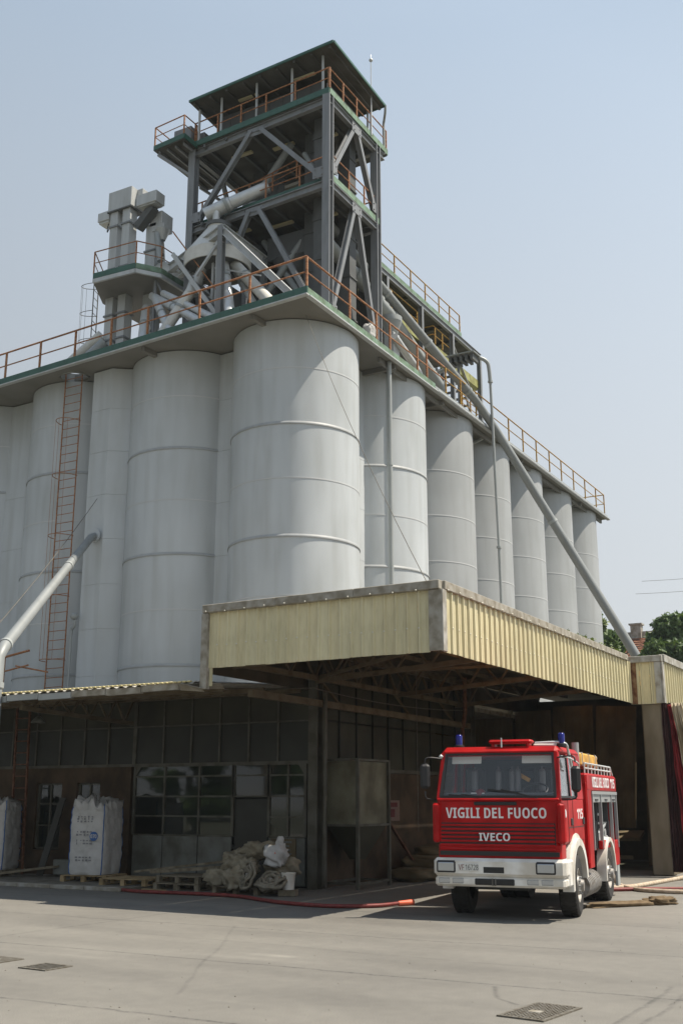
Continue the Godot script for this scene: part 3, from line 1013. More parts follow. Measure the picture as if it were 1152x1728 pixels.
	for k in 6:
		st = S()
		box(st, V(-21.4 + k * 0.6, 20.6, -34.3), V(0.57, 5.6, 0.04))
		box(st, V(-21.6 + k * 0.6, 20.6, -34.26), V(0.06, 5.6, 0.05))
		out(st, "back_cladding", M.inside, t)
	# lightning rod
	var rod := thing("lightning_rod", "slender pale rod with a ball tip on the tower corner rail", "mast", V(-17.42, 26.9, -33.1))
	st = S()
	tube(st, [V(0, 0, 0), V(0, 3.35, 0)], [0.03, 0.018], 8)
	out(st, "rod", M.galv, rod)
	st = S()
	lathe(st, V(0, 3.38, 0), [Vector2(0, -0.08), Vector2(0.06, -0.05), Vector2(0.085, 0), Vector2(0.06, 0.05), Vector2(0.01, 0.08), Vector2(0.01, 0.25), Vector2(0, 0.26)], 12, false)
	out(st, "ball", M.galv, rod)

# ---------------------------------------------------------------- bucket elevators, their platform and ladder
func build_elevators() -> void:
	var t := thing("bucket_elevator", "pale grey twin bucket elevator with boxy head, rising left of the tower", "elevator", V(-27.2, 17.8, -30.3))
	t.position = Vector3.ZERO
	for l in [[-27.57, -30.25, 0.38, 0.46], [-26.93, -30.25, 0.38, 0.46]]:
		var st := S()
		box(st, V(l[0], 21.4, l[1]), V(l[2], 7.2, l[3]), Basis(), 0.01)
		out(st, "elevator_leg", M.duct, t)
		for y in [19.3, 20.35, 22.35, 24.25]:
			st = S()
			box(st, V(l[0], y, l[1]), V(l[2] + 0.09, 0.07, l[3] + 0.09))
			out(st, "flange", M.steel, t)
	var st := S()
	box(st, V(-27.25, 25.38, -30.34), V(1.2, 0.86, 0.78), Basis(), 0.015)
	box(st, V(-26.55, 25.45, -30.55), V(0.35, 0.7, 0.5), Basis(), 0.015)
	out(st, "head", M.duct, t)
	st = S()
	box(st, V(-27.25, 24.92, -30.34), V(1.24, 0.05, 0.82))
	out(st, "head_flange", M.steel_dark, t)
	st = S()
	box(st, V(-28.13, 24.87, -30.28), V(0.6, 0.4, 0.55), Basis(), 0.015)
	box(st, V(-28.13, 24.64, -30.28), V(0.5, 0.1, 0.45))
	out(st, "motor_cover", M.duct, t)
	st = S()
	tube(st, smooth_path([V(-28.0, 24.6, -30.2), V(-28.0, 24.3, -30.15), V(-27.95, 24.15, -30.1), V(-27.85, 24.3, -30.1)]), 0.02, 5)
	out(st, "cable", M.black, t)
	st = S()
	box(st, V(-25.85, 25.0, -30.2), V(1.0, 0.48, 0.55), Basis(), 0.015)
	box(st, V(-25.85, 24.74, -30.2), V(0.85, 0.06, 0.45))
	out(st, "drive_cover", M.duct, t)
	st = S()
	beam(st, V(-25.7, 24.72, -30.25), V(-26.55, 24.05, -30.35), 0.34, 0.34)
	out(st, "discharge_chute", M.steel_dark, t)
	var e := thing("bucket_elevator", "single elevator leg with stepped hood, beside the twin elevator", "elevator", V(-26.0, 17.8, -30.9))
	e.position = Vector3.ZERO
	st = S()
	box(st, V(-26.02, 21.0, -30.75), V(0.5, 6.4, 0.5), Basis(), 0.01)
	out(st, "elevator_leg", M.duct, e)
	for y in [19.5, 21.9, 23.0]:
		st = S()
		box(st, V(-26.02, y, -30.75), V(0.59, 0.07, 0.59))
		out(st, "flange", M.steel, e)
	st = S()
	box(st, V(-25.8, 24.35, -30.85), V(0.62, 0.6, 0.7), Basis(), 0.015)
	box(st, V(-25.65, 23.92, -30.75), V(0.6, 0.26, 0.55), Basis(), 0.015)
	lathe(st, V(-25.5, 23.35, -30.6), [Vector2(0.12, 0), Vector2(0.3, 0.45)], 12)
	out(st, "hood", M.duct, e)
	st = S()
	tube(st, [V(-25.62, 23.6, -30.4), V(-25.35, 22.3, -30.35)], 0.12, 10)
	out(st, "spout", M.galv_dull, e)
	# platform round the elevators
	var p := thing("elevator_platform", "many sided green edged platform with thin rusty rail round the elevators", "platform", V(-26, 21.2, -30))
	p.position = Vector3.ZERO
	var poly := [Vector2(-28.15, -30.3), Vector2(-27.2, -28.68), Vector2(-25.22, -28.79), Vector2(-24.66, -29.61), Vector2(-24.6, -32.9), Vector2(-28.1, -32.9)]
	st = S()
	prism(st, poly, 21.12, 21.26)
	out(st, "floor_plate", M.soffit, p)
	for i in 6:
		var a: Vector2 = poly[i]
		var b: Vector2 = poly[(i + 1) % 6]
		st = S()
		beam(st, V(a.x, 21.38, a.y), V(b.x, 21.38, b.y), 0.05, 0.22)
		out(st, "edge_band", M.green if i < 2 else M.green_faded, p)
		if i in [1, 2, 3]:
			st = S()
			beam(st, V(a.x, 21.16, a.y), V(b.x, 21.16, b.y), 0.09, 0.16)
			out(st, "edge_channel", M.steel_pale, p)
	railing(p, V(-28.15, 21.45, -30.3), V(-27.2, 21.45, -28.68), [0.0], 0.95, M.rail_rust, 0.02)
	railing(p, V(-27.2, 21.45, -28.68), V(-25.22, 21.45, -28.79), [0.0, 1.98], 0.95, M.rail_rust, 0.02)
	railing(p, V(-25.22, 21.45, -28.79), V(-24.66, 21.45, -29.61), [0.99], 0.95, M.rail_rust, 0.02)
	railing(p, V(-24.66, 21.45, -29.61), V(-24.6, 21.45, -32.9), [1.6, 3.2], 0.95, M.rail_rust, 0.02)
	for q in [[-25.0, -29.7], [-24.75, -32.6], [-27.9, -32.6]]:
		st = S()
		tube(st, [V(q[0], 17.8, q[1]), V(q[0], 21.12, q[1])], 0.07, 8)
		out(st, "post", M.steel, p)
	st = S()
	beam(st, V(-24.95, 21.05, -29.75), V(-24.0, 19.5, -29.4), 0.05, 0.05)
	out(st, "strut", M.steel, p)
	st = S()
	beam(st, V(-27.9, 21.0, -30.4), V(-27.6, 20.0, -30.9), 0.06, 0.06)
	out(st, "strut", M.steel, p)
	# cream hopper lid behind the rail
	var d := thing("domed_hopper", "cream domed hopper lid behind the rail of the elevator platform", "hopper", V(-25.75, 21.85, -31.3))
	st = S()
	lathe(st, V(0, 0, 0), [Vector2(0.85, -0.5), Vector2(0.85, 0.1), Vector2(0.77, 0.4), Vector2(0.5, 0.72), Vector2(0.2, 0.85), Vector2(0, 0.87)], 28, false, Basis(V(0, 0, 1), -0.35))
	out(st, "dome", M.cream_duct, d)
	st = S()
	tube(st, [V(-0.15, 0.75, 0.1), V(-0.1, 1.7, 0.3)], 0.1, 10)
	tube(st, [V(0.2, 0.6, 0.2), V(0.75, 0.1, 0.4)], 0.1, 10)
	out(st, "inlet_pipe", M.cream_duct, d)
	# dark caged ladder hanging at the left of the platform
	caged_ladder(V(-28.55, 17.85, -30.3), 4.5, V(-1, 0, 0.35).normalized(), "thin dark caged ladder up to the elevator platform", M.iron, 0.22, [18.4, 19.6, 20.8, 22.0], 0.018)
	# cream tapered ducts lying on the deck by the hatch
	var du := thing("cream_duct", "dirty cream duct pair lying on the deck edge beside the hatch", "duct", V(-28.5, 18.2, -29.6))
	st = S()
	tube(st, [V(-0.95, 0.25, -0.1), V(0.7, 1.35, -0.4)], [0.16, 0.24], 12)
	out(st, "duct", M.cream_duct, du)
	st = S()
	tube(st, [V(0.0, 0.0, 0.1), V(0.95, 1.0, -0.3)], [0.2, 0.2], 12)
	out(st, "duct", M.galv_dull, du)

func caged_ladder(base: Vector3, h: float, away: Vector3, label: String, m: Material, half: float, hoops: Array, r: float) -> Node3D:
	var t := thing("caged_ladder", label, "ladder", base)
	var side := UP.cross(away).normalized()
	for s in [-1, 1]:
		var st := S()
		beam(st, side * half * s, side * half * s + UP * h, r * 1.5, r * 1.9, away)
		out(st, "stile", m, t)
	var n := int(h / 0.335)
	var rs := S()
	tube(rs, [-side * half, side * half], r * 0.75, 5)
	var rm := mesh_of(rs, m)
	for i in n:
		put(t, "rung", rm, Transform3D(Basis(), UP * (0.2 + i * 0.335)))
	for y in hoops:
		var pts := []
		for k in 15:
			var a := PI * k / 14.0
			pts.append(side * cos(a) * (half + 0.06) + away * sin(a) * 0.62 + UP * (y - base.y))
		var st := S()
		tube(st, pts, r * 0.75, 5)
		out(st, "hoop", m, t)
	if hoops.size() > 1:
		for a in [0.9, 1.57, 2.25]:
			var st := S()
			var o := side * cos(a) * (half + 0.06) + away * sin(a) * 0.62
			tube(st, [o + UP * (hoops[0] - base.y), o + UP * (hoops[-1] - base.y)], r * 0.45, 4)
			out(st, "cage_strap", m, t)
	return t

# ---------------------------------------------------------------- distributor bell with its frame and spouts
func build_distributor() -> void:
	var t := thing("grain_distributor", "cream bell shaped distributor in a steel frame with white spouts fanning out below", "hopper", V(-22.2, 20.9, -29.8))
	t.position = Vector3.ZERO
	var c := V(-22.2, 0, -29.85)
	var st := S()
	lathe(st, c, [Vector2(1.2, 20.85), Vector2(1.25, 20.85), Vector2(1.25, 21.35), Vector2(0.42, 22.55), Vector2(0.42, 22.62)], 40)
	out(st, "bell", M.cream_duct, t)
	st = S()
	lathe(st, c, [Vector2(0.35, 22.60), Vector2(0.47, 22.60), Vector2(0.47, 22.74), Vector2(0, 22.75)], 24)
	out(st, "flange_ring", M.steel_dark, t)
	st = S()
	lathe(st, c, [Vector2(0.5, 20.7), Vector2(1.18, 20.98), Vector2(1.19, 21.0)], 32)
	out(st, "underside", M.steel_dark, t)
	st = S()
	lathe(st, V(-21.55, 20.95, -29.0), [Vector2(0, 0), Vector2(0.13, 0), Vector2(0.13, 0.12), Vector2(0, 0.13)], 12)
	out(st, "red_valve", M.red_dark, t)
	# feeding pipe from the tower
	st = S()
	tube(st, [V(-22.8, 23.3, -29.8), V(-21.9, 23.72, -30.15)], 0.27, 18)
	tube(st, [V(-21.9, 23.72, -30.15), V(-20.6, 24.35, -30.75)], 0.24, 18)
	out(st, "feed_pipe", M.galv, t)
	st = S()
	tube(st, [V(-22.1, 23.62, -30.05), V(-21.98, 23.68, -30.1)], 0.30, 18)
	out(st, "pipe_collar", M.galv_dull, t)
	st = S()
	tube(st, [V(-22.35, 23.45, -29.88), V(-22.35, 22.7, -29.88)], 0.14, 12)
	out(st, "drop_pipe", M.galv, t)
	# frame
	for e in [[V(-21.05, 17.8, -28.5), V(-21.05, 21.72, -28.5), 0.2, 0.24], [V(-21.05, 17.8, -31.2), V(-21.05, 21.7, -31.2), 0.2, 0.2]]:
		st = S()
		ibeam(st, e[0], e[1], e[2], e[3], 0.03, V(0, 0, 1))
		out(st, "frame_post", M.steel, t)
	for e in [[V(-21.0, 21.62, -28.52), V(-24.5, 21.55, -29.9), 0.34], [V(-21.0, 21.2, -28.6), V(-24.0, 21.15, -29.9), 0.2], [V(-21.05, 21.62, -28.5), V(-21.05, 21.62, -31.3), 0.34], [V(-21.0, 21.55, -28.5), V(-17.9, 18.15, -28.35), 0.24]]:
		st = S()
		ibeam(st, e[0], e[1], 0.2, e[2], 0.03)
		out(st, "frame_beam", M.steel_pale, t)
	st = S()
	beam(st, V(-21.1, 21.3, -28.55), V(-22.2, 20.1, -28.6), 0.09, 0.09)
	out(st, "frame_bar", M.steel_pale, t)
	st = S()
	beam(st, V(-21.5, 21.2, -28.9), V(-21.5, 18.2, -28.9), 0.09, 0.09)
	out(st, "frame_bar", M.steel_pale, t)
	st = S()
	beam(st, V(-21.9, 21.2, -29.2), V(-21.9, 18.2, -29.2), 0.09, 0.09)
	out(st, "frame_bar", M.steel_pale, t)
	st = S()
	beam(st, V(-21.6, 20.4, -28.9), V(-19.6, 19.6, -28.9), 0.05, 0.05)
	out(st, "frame_bar", M.steel_pale, t)
	# spouts, each with a collar
	for s in [[V(-21.76, 21.17, -29.6), V(-20.45, 17.85, -28.35), 0.19], [V(-21.62, 21.15, -29.9), V(-18.6, 17.85, -28.6), 0.21], [V(-21.63, 20.9, -30.2), V(-19.7, 18.2, -29.0), 0.13], [V(-22.31, 21.22, -29.4), V(-22.7, 20.35, -29.3), 0.19], [V(-22.85, 19.95, -29.2), V(-23.9, 17.85, -28.6), 0.2]]:
		var p := [s[0], s[1]]
		st = S()
		tube(st, p, s[2], 14)
		var sp := out(st, "spout", M.galv if s[2] < 0.2 else M.cream_duct, t)
		st = S()
		var mid: Vector3 = (p[0] as Vector3).lerp(p[1], 0.32)
		var dd: Vector3 = ((p[1] as Vector3) - p[0]).normalized()
		tube(st, [mid - dd * 0.05, mid + dd * 0.05], s[2] + 0.025, 14)
		out(st, "collar", M.galv_dull, sp)
	st = S()
	tube(st, smooth_path([V(-22.66, 20.42, -29.3), V(-22.75, 20.2, -29.25), V(-22.85, 19.8, -29.2)], 3), 0.24, 14)
	out(st, "spout_elbow", M.galv, t)
	var g := thing("spout_bundle", "white spouts slanting under the elevator platform down to the deck", "pipes", V(-24, 18, -29))
	g.position = Vector3.ZERO
	for s in [[V(-25.2, 20.55, -29.8), V(-21.4, 17.9, -28.35), 0.15], [V(-24.5, 20.4, -29.6), V(-20.9, 17.95, -28.3), 0.13], [V(-24.9, 20.3, -29.6), V(-23.1, 17.9, -28.5), 0.15], [V(-25.6, 20.2, -30.0), V(-24.9, 18.0, -29.0), 0.2], [V(-23.4, 19.3, -29.6), V(-21.8, 17.9, -28.6), 0.12]]:
		st = S()
		tube(st, [s[0], s[1]], s[2], 12)
		var sp := out(st, "spout", M.galv, g)
		st = S()
		var dd: Vector3 = ((s[1] as Vector3) - s[0]).normalized()
		var mid: Vector3 = (s[0] as Vector3).lerp(s[1], 0.4)
		tube(st, [mid - dd * 0.04, mid + dd * 0.04], s[2] + 0.02, 12)
		out(st, "collar", M.galv_dull, sp)
	st = S()
	lathe(st, V(-23.6, 19.4, -31.2), [Vector2(0.2, 0), Vector2(0.7, 1.0), Vector2(0.7, 1.3), Vector2(0, 1.35)], 20)
	out(st, "cone", M.steel_dark, g)
	st = S()
	box(st, V(-22.8, 19.2, -30.8), V(1.6, 2.6, 0.8), Basis(), 0.03)
	out(st, "machine", M.steel_dark, g)
	# slanting access stair between platform and deck
	var sr := thing("access_stair", "slanting silver stair rail from the elevator platform down towards the frame", "stairs", V(-22, 18, -29))
	sr.position = Vector3.ZERO
	for z in [-28.95, -29.6]:
		st = S()
		beam(st, V(-23.6, 21.5, z), V(-20.9, 17.9, z + 0.35), 0.06, 0.16)
		out(st, "stringer", M.steel_pale, sr)
	for k in 11:
		st = S()
		box(st, V(-23.5 + k * 0.25, 21.35 - k * 0.335, -29.27 + k * 0.032), V(0.2, 0.03, 0.6))
		out(st, "tread", M.steel, sr)
	st = S()
	tube(st, [V(-23.6, 22.4, -28.9), V(-20.9, 18.8, -28.6)], 0.025, 6)
	out(st, "handrail", M.rail_rust, sr)

# ---------------------------------------------------------------- conveyor gallery over the far silos
func build_gallery() -> void:
	var t := thing("conveyor_gallery", "long raised conveyor gallery with railed roof walk over the far silos", "gallery", V(-20, 17.8, -41))
	t.position = Vector3.ZERO
	var x0 := -21.2
	var x1 := -19.2
	var z0 := -34.4
	var z1 := -48.0
	var st := S()
	box(st, V((x0 + x1) * 0.5, 23.62, (z0 + z1) * 0.5), V(x1 - x0, 0.08, z0 - z1))
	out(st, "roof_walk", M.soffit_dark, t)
	st = S()
	beam(st, V(x1 + 0.02, 23.72, z0), V(x1 + 0.02, 23.72, z1 + 2.4), 0.04, 0.2)
	out(st, "edge_band", M.green_faded, t)
	for x in [x0, x1]:
		st = S()
		ibeam(st, V(x, 23.45, z0), V(x, 23.45, z1), 0.14, 0.26, 0.03)
		out(st, "long_beam", M.steel, t)
	for k in 8:
		st = S()
		var z := lerpf(z0 - 0.4, z1 + 0.4, k / 7.0)
		beam(st, V(x0, 23.5, z), V(x1, 23.5, z), 0.1, 0.12)
		out(st, "cross_beam", M.steel_dark, t)
	for z in [-34.6, -37.7, -41.1, -44.5, -47.85]:
		for x in [x0, x1]:
			st = S()
			ibeam(st, V(x, 17.8, z), V(x, 23.35, z), 0.18, 0.2, 0.03, V(1, 0, 0))
			out(st, "post", M.steel, t)
	railing(t, V(x1, 23.8, -34.5), V(x1, 23.8, -45.5), [0.0, 2.3, 4.0, 5.6, 7.1, 8.6, 9.8, 11.0], 0.9, M.rail_yellow, 0.024)
	railing(t, V(x0, 23.8, -34.5), V(x0, 23.8, -45.5), [0.0, 2.3, 4.5, 7.0, 9.5, 11.0], 0.9, M.rail_yellow, 0.024)
	# machine on the walk next to the tower
	st = S()
	box(st, V(-20.1, 24.15, -35.3), V(0.9, 0.7, 1.5), Basis(), 0.03)
	out(st, "machine_housing", M.duct, t)
	# conveyor trough in yellow green, dark sheets behind
	st = S()
	box(st, V(-19.5, 21.9, (z0 + z1) * 0.5), V(0.5, 0.42, z0 - z1))
	out(st, "conveyor_trough", M.trough, t)
	for k in 7:
		st = S()
		box(st, V(x0 + 0.1, 22.2, -34.9 - k * 1.42), V(0.04, 2.3, 1.40))
		out(st, "back_sheet", M.steel_dark, t)
	for k in 6:
		st = S()
		box(st, V(-20.1, 21.4, -35.3 - k * 1.5), V(1.7, 0.05, 1.45))
		out(st, "floor_sheet", M.soffit_dark, t)
	railing(t, V(x1 - 0.1, 22.2, -38.0), V(x1 - 0.1, 22.2, -41.0), [0.4, 2.9], 0.85, M.rail_yellow, 0.024)
	railing(t, V(x1 - 0.1, 22.2, -42.6), V(x1 - 0.1, 22.2, -44.6), [0.2, 1.0], 0.85, M.rail_yellow, 0.024)
	railing(t, V(x0, 22.2, -42.6), V(x1 - 0.1, 22.2, -42.6), [0.2], 0.85, M.rail_yellow, 0.024)
	# stair at the far end, in sun
	for x in [x0 + 0.5, x1 - 0.35]:
		st = S()
		beam(st, V(x, 23.6, -45.2), V(x, 20.0, -47.6), 0.06, 0.2)
		out(st, "stair_stringer", M.steel, t)
	for k in 11:
		st = S()
		box(st, V((x0 + x1) * 0.5 + 0.1, 23.3 - k * 0.33, -45.4 - k * 0.22), V(1.1, 0.04, 0.24))
		out(st, "stair_tread", M.steel_dark, t)
	railing(t, V(x1 - 0.1, 20.0, -45.6), V(x1 - 0.1, 20.0, -47.7), [0.2, 1.2], 0.9, M.rail_yellow, 0.024, 2)
	st = S()
	beam(st, V(x1, 22.9, -44.6), V(x1, 20.3, -47.7), 0.06, 0.06)
	out(st, "cross_brace", M.steel, t)
	st = S()
	beam(st, V(x0, 22.9, -44.6), V(x0, 20.3, -47.7), 0.06, 0.06)
	out(st, "cross_brace", M.steel, t)

# ---------------------------------------------------------------- single pipes, conduits, wires
func pipe(n: String, label: String, pts: Array, rr, m: Material, collars := [], sides := 16) -> Node3D:
	var t := thing(n, label, "pipe", pts[0])
	var loc := []
	for p in pts:
		loc.append(p - pts[0])
	var st := S()
	var r: float = rr[0] if rr is Array else rr
	tube(st, loc, rr, sides)
	out(st, "barrel", m, t)
	for c in collars:
		st = S()
		var i := int(c[0])
		var a: Vector3 = loc[i]
		var b: Vector3 = loc[i + 1]
		var p := a.lerp(b, c[0] - i)
		var d := (b - a).normalized() * 0.06
		tube(st, [p - d, p + d], r * 1.18, sides)
		out(st, "collar", M.galv_dull, t)
	return t

func build_pipes() -> void:
	pipe("grain_pipe", "long silver grain pipe slanting from the tower past the deck edge to the lower roof", [V(-18.95, 23.3, -31.8), V(-17.05, 19.05, -40.2), V(-16.8, 18.5, -41.3), V(-16.5, 17.6, -42.7), V(-11.89, 7.75, -46.0)], [0.18, 0.18, 0.18, 0.18, 0.20], M.pipe_grey, [[0.45], [0.75], [1.5], [3.42]], 20)
	pipe("grain_pipe", "thick blue grey pipe slanting behind the deck rail beneath the silver one", [V(-18.7, 22.1, -31.6), V(-18.2, 20.65, -36.06), V(-18.2, 19.24, -40.6), V(-18.2, 17.9, -41.4)], 0.26, M.galv_dull, [[0.45], [0.8], [1.02], [1.6]])
	pipe("grain_pipe", "short silver pipe slanting down to the deck behind the orange rail", [V(-17.3, 19.0, -34.6), V(-17.3, 18.4, -36.4), V(-17.3, 17.85, -37.3)], 0.15, M.galv)
	var ds := thing("dust_box", "grey box chute standing behind the orange rail under the blue grey pipe", "chute", V(-17.6, 17.8, -35.0))
	var st := S()
	box(st, V(0, 0.75, 0), V(0.42, 1.5, 0.5), Basis(), 0.02)
	out(st, "duct", M.steel_pale, ds)
	st = S()
	lathe(st, V(0, 1.5, 0), [Vector2(0.22, 0), Vector2(0.4, 0.5), Vector2(0.4, 0.7), Vector2(0, 0.72)], 14)
	out(st, "hopper", M.galv_dull, ds)
	var rag := thing("crumpled_sack", "small crumpled pale sack left on the deck edge behind the rail", "sack", V(-17.0, 17.82, -32.0))
	blob(rag, "bag", M.sack_white, V(0, 0.28, 0), V(0.2, 0.3, 0.28), 5, 0.3)
	# arched exhaust pipe with its hood and long drop
	var arch := smooth_path([V(-19.9, 19.3, -41.3), V(-19.3, 20.05, -41.5), V(-18.65, 20.25, -41.6), V(-17.9, 20.44, -41.6), V(-17.3, 20.55, -41.6), V(-16.75, 20.6, -41.7), V(-16.45, 20.42, -41.9), V(-16.4, 20.1, -42.0), V(-16.4, 19.5, -42.1)], 4)
	var ap := pipe("arched_pipe", "pale pipe arching over the rail and dropping thinly down the right facade", arch, 0.085, M.galv_dull)
	st = S()
	tube(st, [V(-16.4, 19.5, -42.1) - arch[0], V(-16.4, 12.2, -42.4) - arch[0]], 0.06, 10)
	tube(st, [V(-16.4, 12.2, -42.4) - arch[0], V(-16.4, 4.9, -42.5) - arch[0]], 0.06, 10)
	out(st, "drop_pipe", M.galv_dull, ap)
	st = S()
	for y in [19.55, 12.2]:
		tube(st, [V(-16.4, y - 0.04, -42.1 - (19.5 - y) * 0.04) - arch[0], V(-16.4, y + 0.04, -42.1 - (19.5 - y) * 0.04) - arch[0]], 0.11, 12)
	out(st, "flange", M.galv_dull, ap)
	var hd := thing("vent_hood", "flat weathered metal hood beside the arched pipe above the rail", "hood", V(-17.3, 20.45, -41.35))
	st = S()
	box(st, V(0, 0.18, 0), V(1.3, 0.04, 0.9))
	out(st, "lid", M.galv_dull, hd)
	for k in 5:
		st = S()
		box(st, V(-0.5 + k * 0.25, 0.0, 0), V(0.12, 0.26, 0.7))
		out(st, "louvre", M.steel_dark, hd)
	st = S()
	box(st, V(-0.3, -1.35, -0.1), V(0.1, 2.6, 0.1))
	out(st, "stand", M.steel, hd)
	# conduit on the right facade, left diagonal pipe, vent, wires
	pipe("conduit", "straight dark conduit running up beside the second right silo to the deck", [V(-17.0, 3.5, -33.55), V(-17.0, 17.5, -33.55)], 0.085, M.galv_dull, [[0.3], [0.72]])
	var dp := pipe("grain_pipe", "silver pipe slanting from the folded shaft down across the ladder, far left", [V(-26.5, 11.05, -28.85), V(-26.45, 10.95, -28.6), V(-18.90, 5.25, -17.8), V(-18.76, 5.0, -17.55), V(-18.70, 3.4, -17.5)], 0.135, M.pipe_grey, [[1.36], [1.985], [3.4]], 18)
	st = S()
	lathe(st, V(0, 0.02, 0.03), [Vector2(0.0, -0.02), Vector2(0.25, -0.02), Vector2(0.25, 0.02), Vector2(0, 0.02)], 18, true, Basis(V(1, 0, 0), PI * 0.5))
	out(st, "flange_plate", M.silo, dp)
	var w := thing("vent_pipe", "thin vent pipe with a round cap, right of the rusty ladder foot", "pipe", V(-27.35, 4.9, -28.85))
	st = S()
	tube(st, smooth_path([V(0, 0, 0), V(0, 2.6, 0), V(0.06, 2.85, 0.02), V(0.16, 2.95, 0.03), V(0.18, 3.15, 0.03)], 4), 0.045, 8)
	out(st, "barrel", M.galv_dull, w)
	st = S()
	lathe(st, V(0.12, 3.3, 0.03), [Vector2(0, -0.13), Vector2(0.1, -0.1), Vector2(0.15, 0), Vector2(0.1, 0.1), Vector2(0, 0.13)], 14, false)
	out(st, "cap", M.galv_dull, w)
	wire("stay_wire", "thin stay wire from under the deck corner down to the canopy edge", V(-17.45, 17.42, -28.42), V(-8.2, 5.7, -17.56), 0.3, 0.008)
	wire("stay_wire", "thin slack wire from the folded shaft down past the ladder", V(-26.5, 12.45, -28.85), V(-22.5, 6.0, -20.5), 0.15, 0.012)
	# rusty caged ladder on the shaded silo
	caged_ladder(V(-28.2, 3.9, -29.03), 14.4, V(0, 0, 1), "long rusty caged ladder up the shaded silo into the deck hatch", M.rail_rust, 0.42, [6.7, 9.0, 11.25, 13.55, 15.7], 0.02)
	var lr := thing("roof_railing", "rust brown pipe railing on the low roof at the foot of the caged ladder", "railing", V(-28.5, 4.6, -27.5))
	lr.position = Vector3.ZERO
	railing(lr, V(-29.9, 5.55, -27.3), V(-27.75, 5.85, -27.3), [0.3, 1.0], 1.0, M.rail_rust, 0.035)
	st = S()
	tube(st, [V(-28.9, 4.3, -27.3), V(-28.9, 7.05, -27.3)], 0.035, 6)
	out(st, "stanchion", M.rail_rust, lr)
	st = S()
	tube(st, [V(-28.3, 6.35, -27.25), V(-27.4, 6.15, -27.9)], 0.03, 6)
	out(st, "stanchion", M.rail_rust, lr)
	for k in 2:
		wire("overhead_wire", ["upper one of two short overhead wires in the sky at the right edge", "lower one of two short overhead wires in the sky at the right edge"][k], V(4.5, 14.3 - k * 0.7, -58), V(-15.4 - k * 0.4, 14.0 - k * 0.7, -62), 0.5, 0.010)

func wire(n: String, label: String, a: Vector3, b: Vector3, sag: float, r: float) -> void:
	var st := S()
	var pts := []
	for i in 13:
		var f := i / 12.0
		pts.append(a.lerp(b, f) - UP * sag * 4.0 * f * (1.0 - f))
	tube(st, pts, r, 5)
	var o := out(st, n, M.iron, self)
	tag(o, label, "wire")

# lumpy closed body: ellipsoid with noise, flattened ends
func blob(parent, n: String, m: Material, c: Vector3, s: Vector3, sd: int, rough: float, square := 0.75, b := Basis()) -> MeshInstance3D:
	var fn := FastNoiseLite.new()
	fn.seed = sd
	fn.frequency = 0.9
	fn.fractal_octaves = 3
	var U := 28
	var W := 16
	var grid := []
	for j in W + 1:
		var row := []
		var th := PI * j / W
		for i in U:
			var ph := TAU * i / U
			var d := V(sin(th) * cos(ph), cos(th), sin(th) * sin(ph))
			var p := V(signf(d.x) * pow(absf(d.x), square), signf(d.y) * pow(absf(d.y), square), signf(d.z) * pow(absf(d.z), square))
			var k := 1.0 + rough * fn.get_noise_3d(d.x * 1.6 + sd, d.y * 1.6, d.z * 1.6)
			row.append(c + b * (p * s * k))
		grid.append(row)
	var st := S()
	st.set_smooth_group(1)
	for j in W:
		for i in U:
			var i2 := (i + 1) % U
			if j > 0:
				tri(st, grid[j][i], grid[j][i2], grid[j + 1][i], c)
			if j < W - 1:
				tri(st, grid[j][i2], grid[j + 1][i2], grid[j + 1][i], c)
	return out(st, n, m, parent)

# ---------------------------------------------------------------- workshop walls under the roofs
func window(parent, n: String, xs: Array, ys: Array, z: float, skip := [], broken := []) -> MeshInstance3D:
	var st := S()
	var x0: float = xs[0]
	var x1: float = xs[-1]
	var y0: float = ys[0]
	var y1: float = ys[-1]
	for x in xs:
		box(st, V(x, (y0 + y1) * 0.5, z), V(0.05 if x != x0 and x != x1 else 0.07, y1 - y0, 0.06))
	for y in ys:
		for i in xs.size() - 1:
			box(st, V((xs[i] + xs[i + 1]) * 0.5, y, z), V(xs[i + 1] - xs[i] - 0.05, 0.04, 0.045))
	var w := out(st, n, M.wall_frame, parent)
	for i in xs.size() - 1:
		for k in ys.size() - 1:
			if [i, k] in skip or [i, k] in broken:
				continue
			st = S()
			box(st, V((xs[i] + xs[i + 1]) * 0.5, (ys[k] + ys[k + 1]) * 0.5, z - 0.005), V(xs[i + 1] - xs[i] - 0.05, ys[k + 1] - ys[k] - 0.04, 0.006), Basis.from_euler(V(rng.randf_range(-0.006, 0.006), rng.randf_range(-0.006, 0.006), 0)))
			out(st, "pane", M.glass, w)
	return w

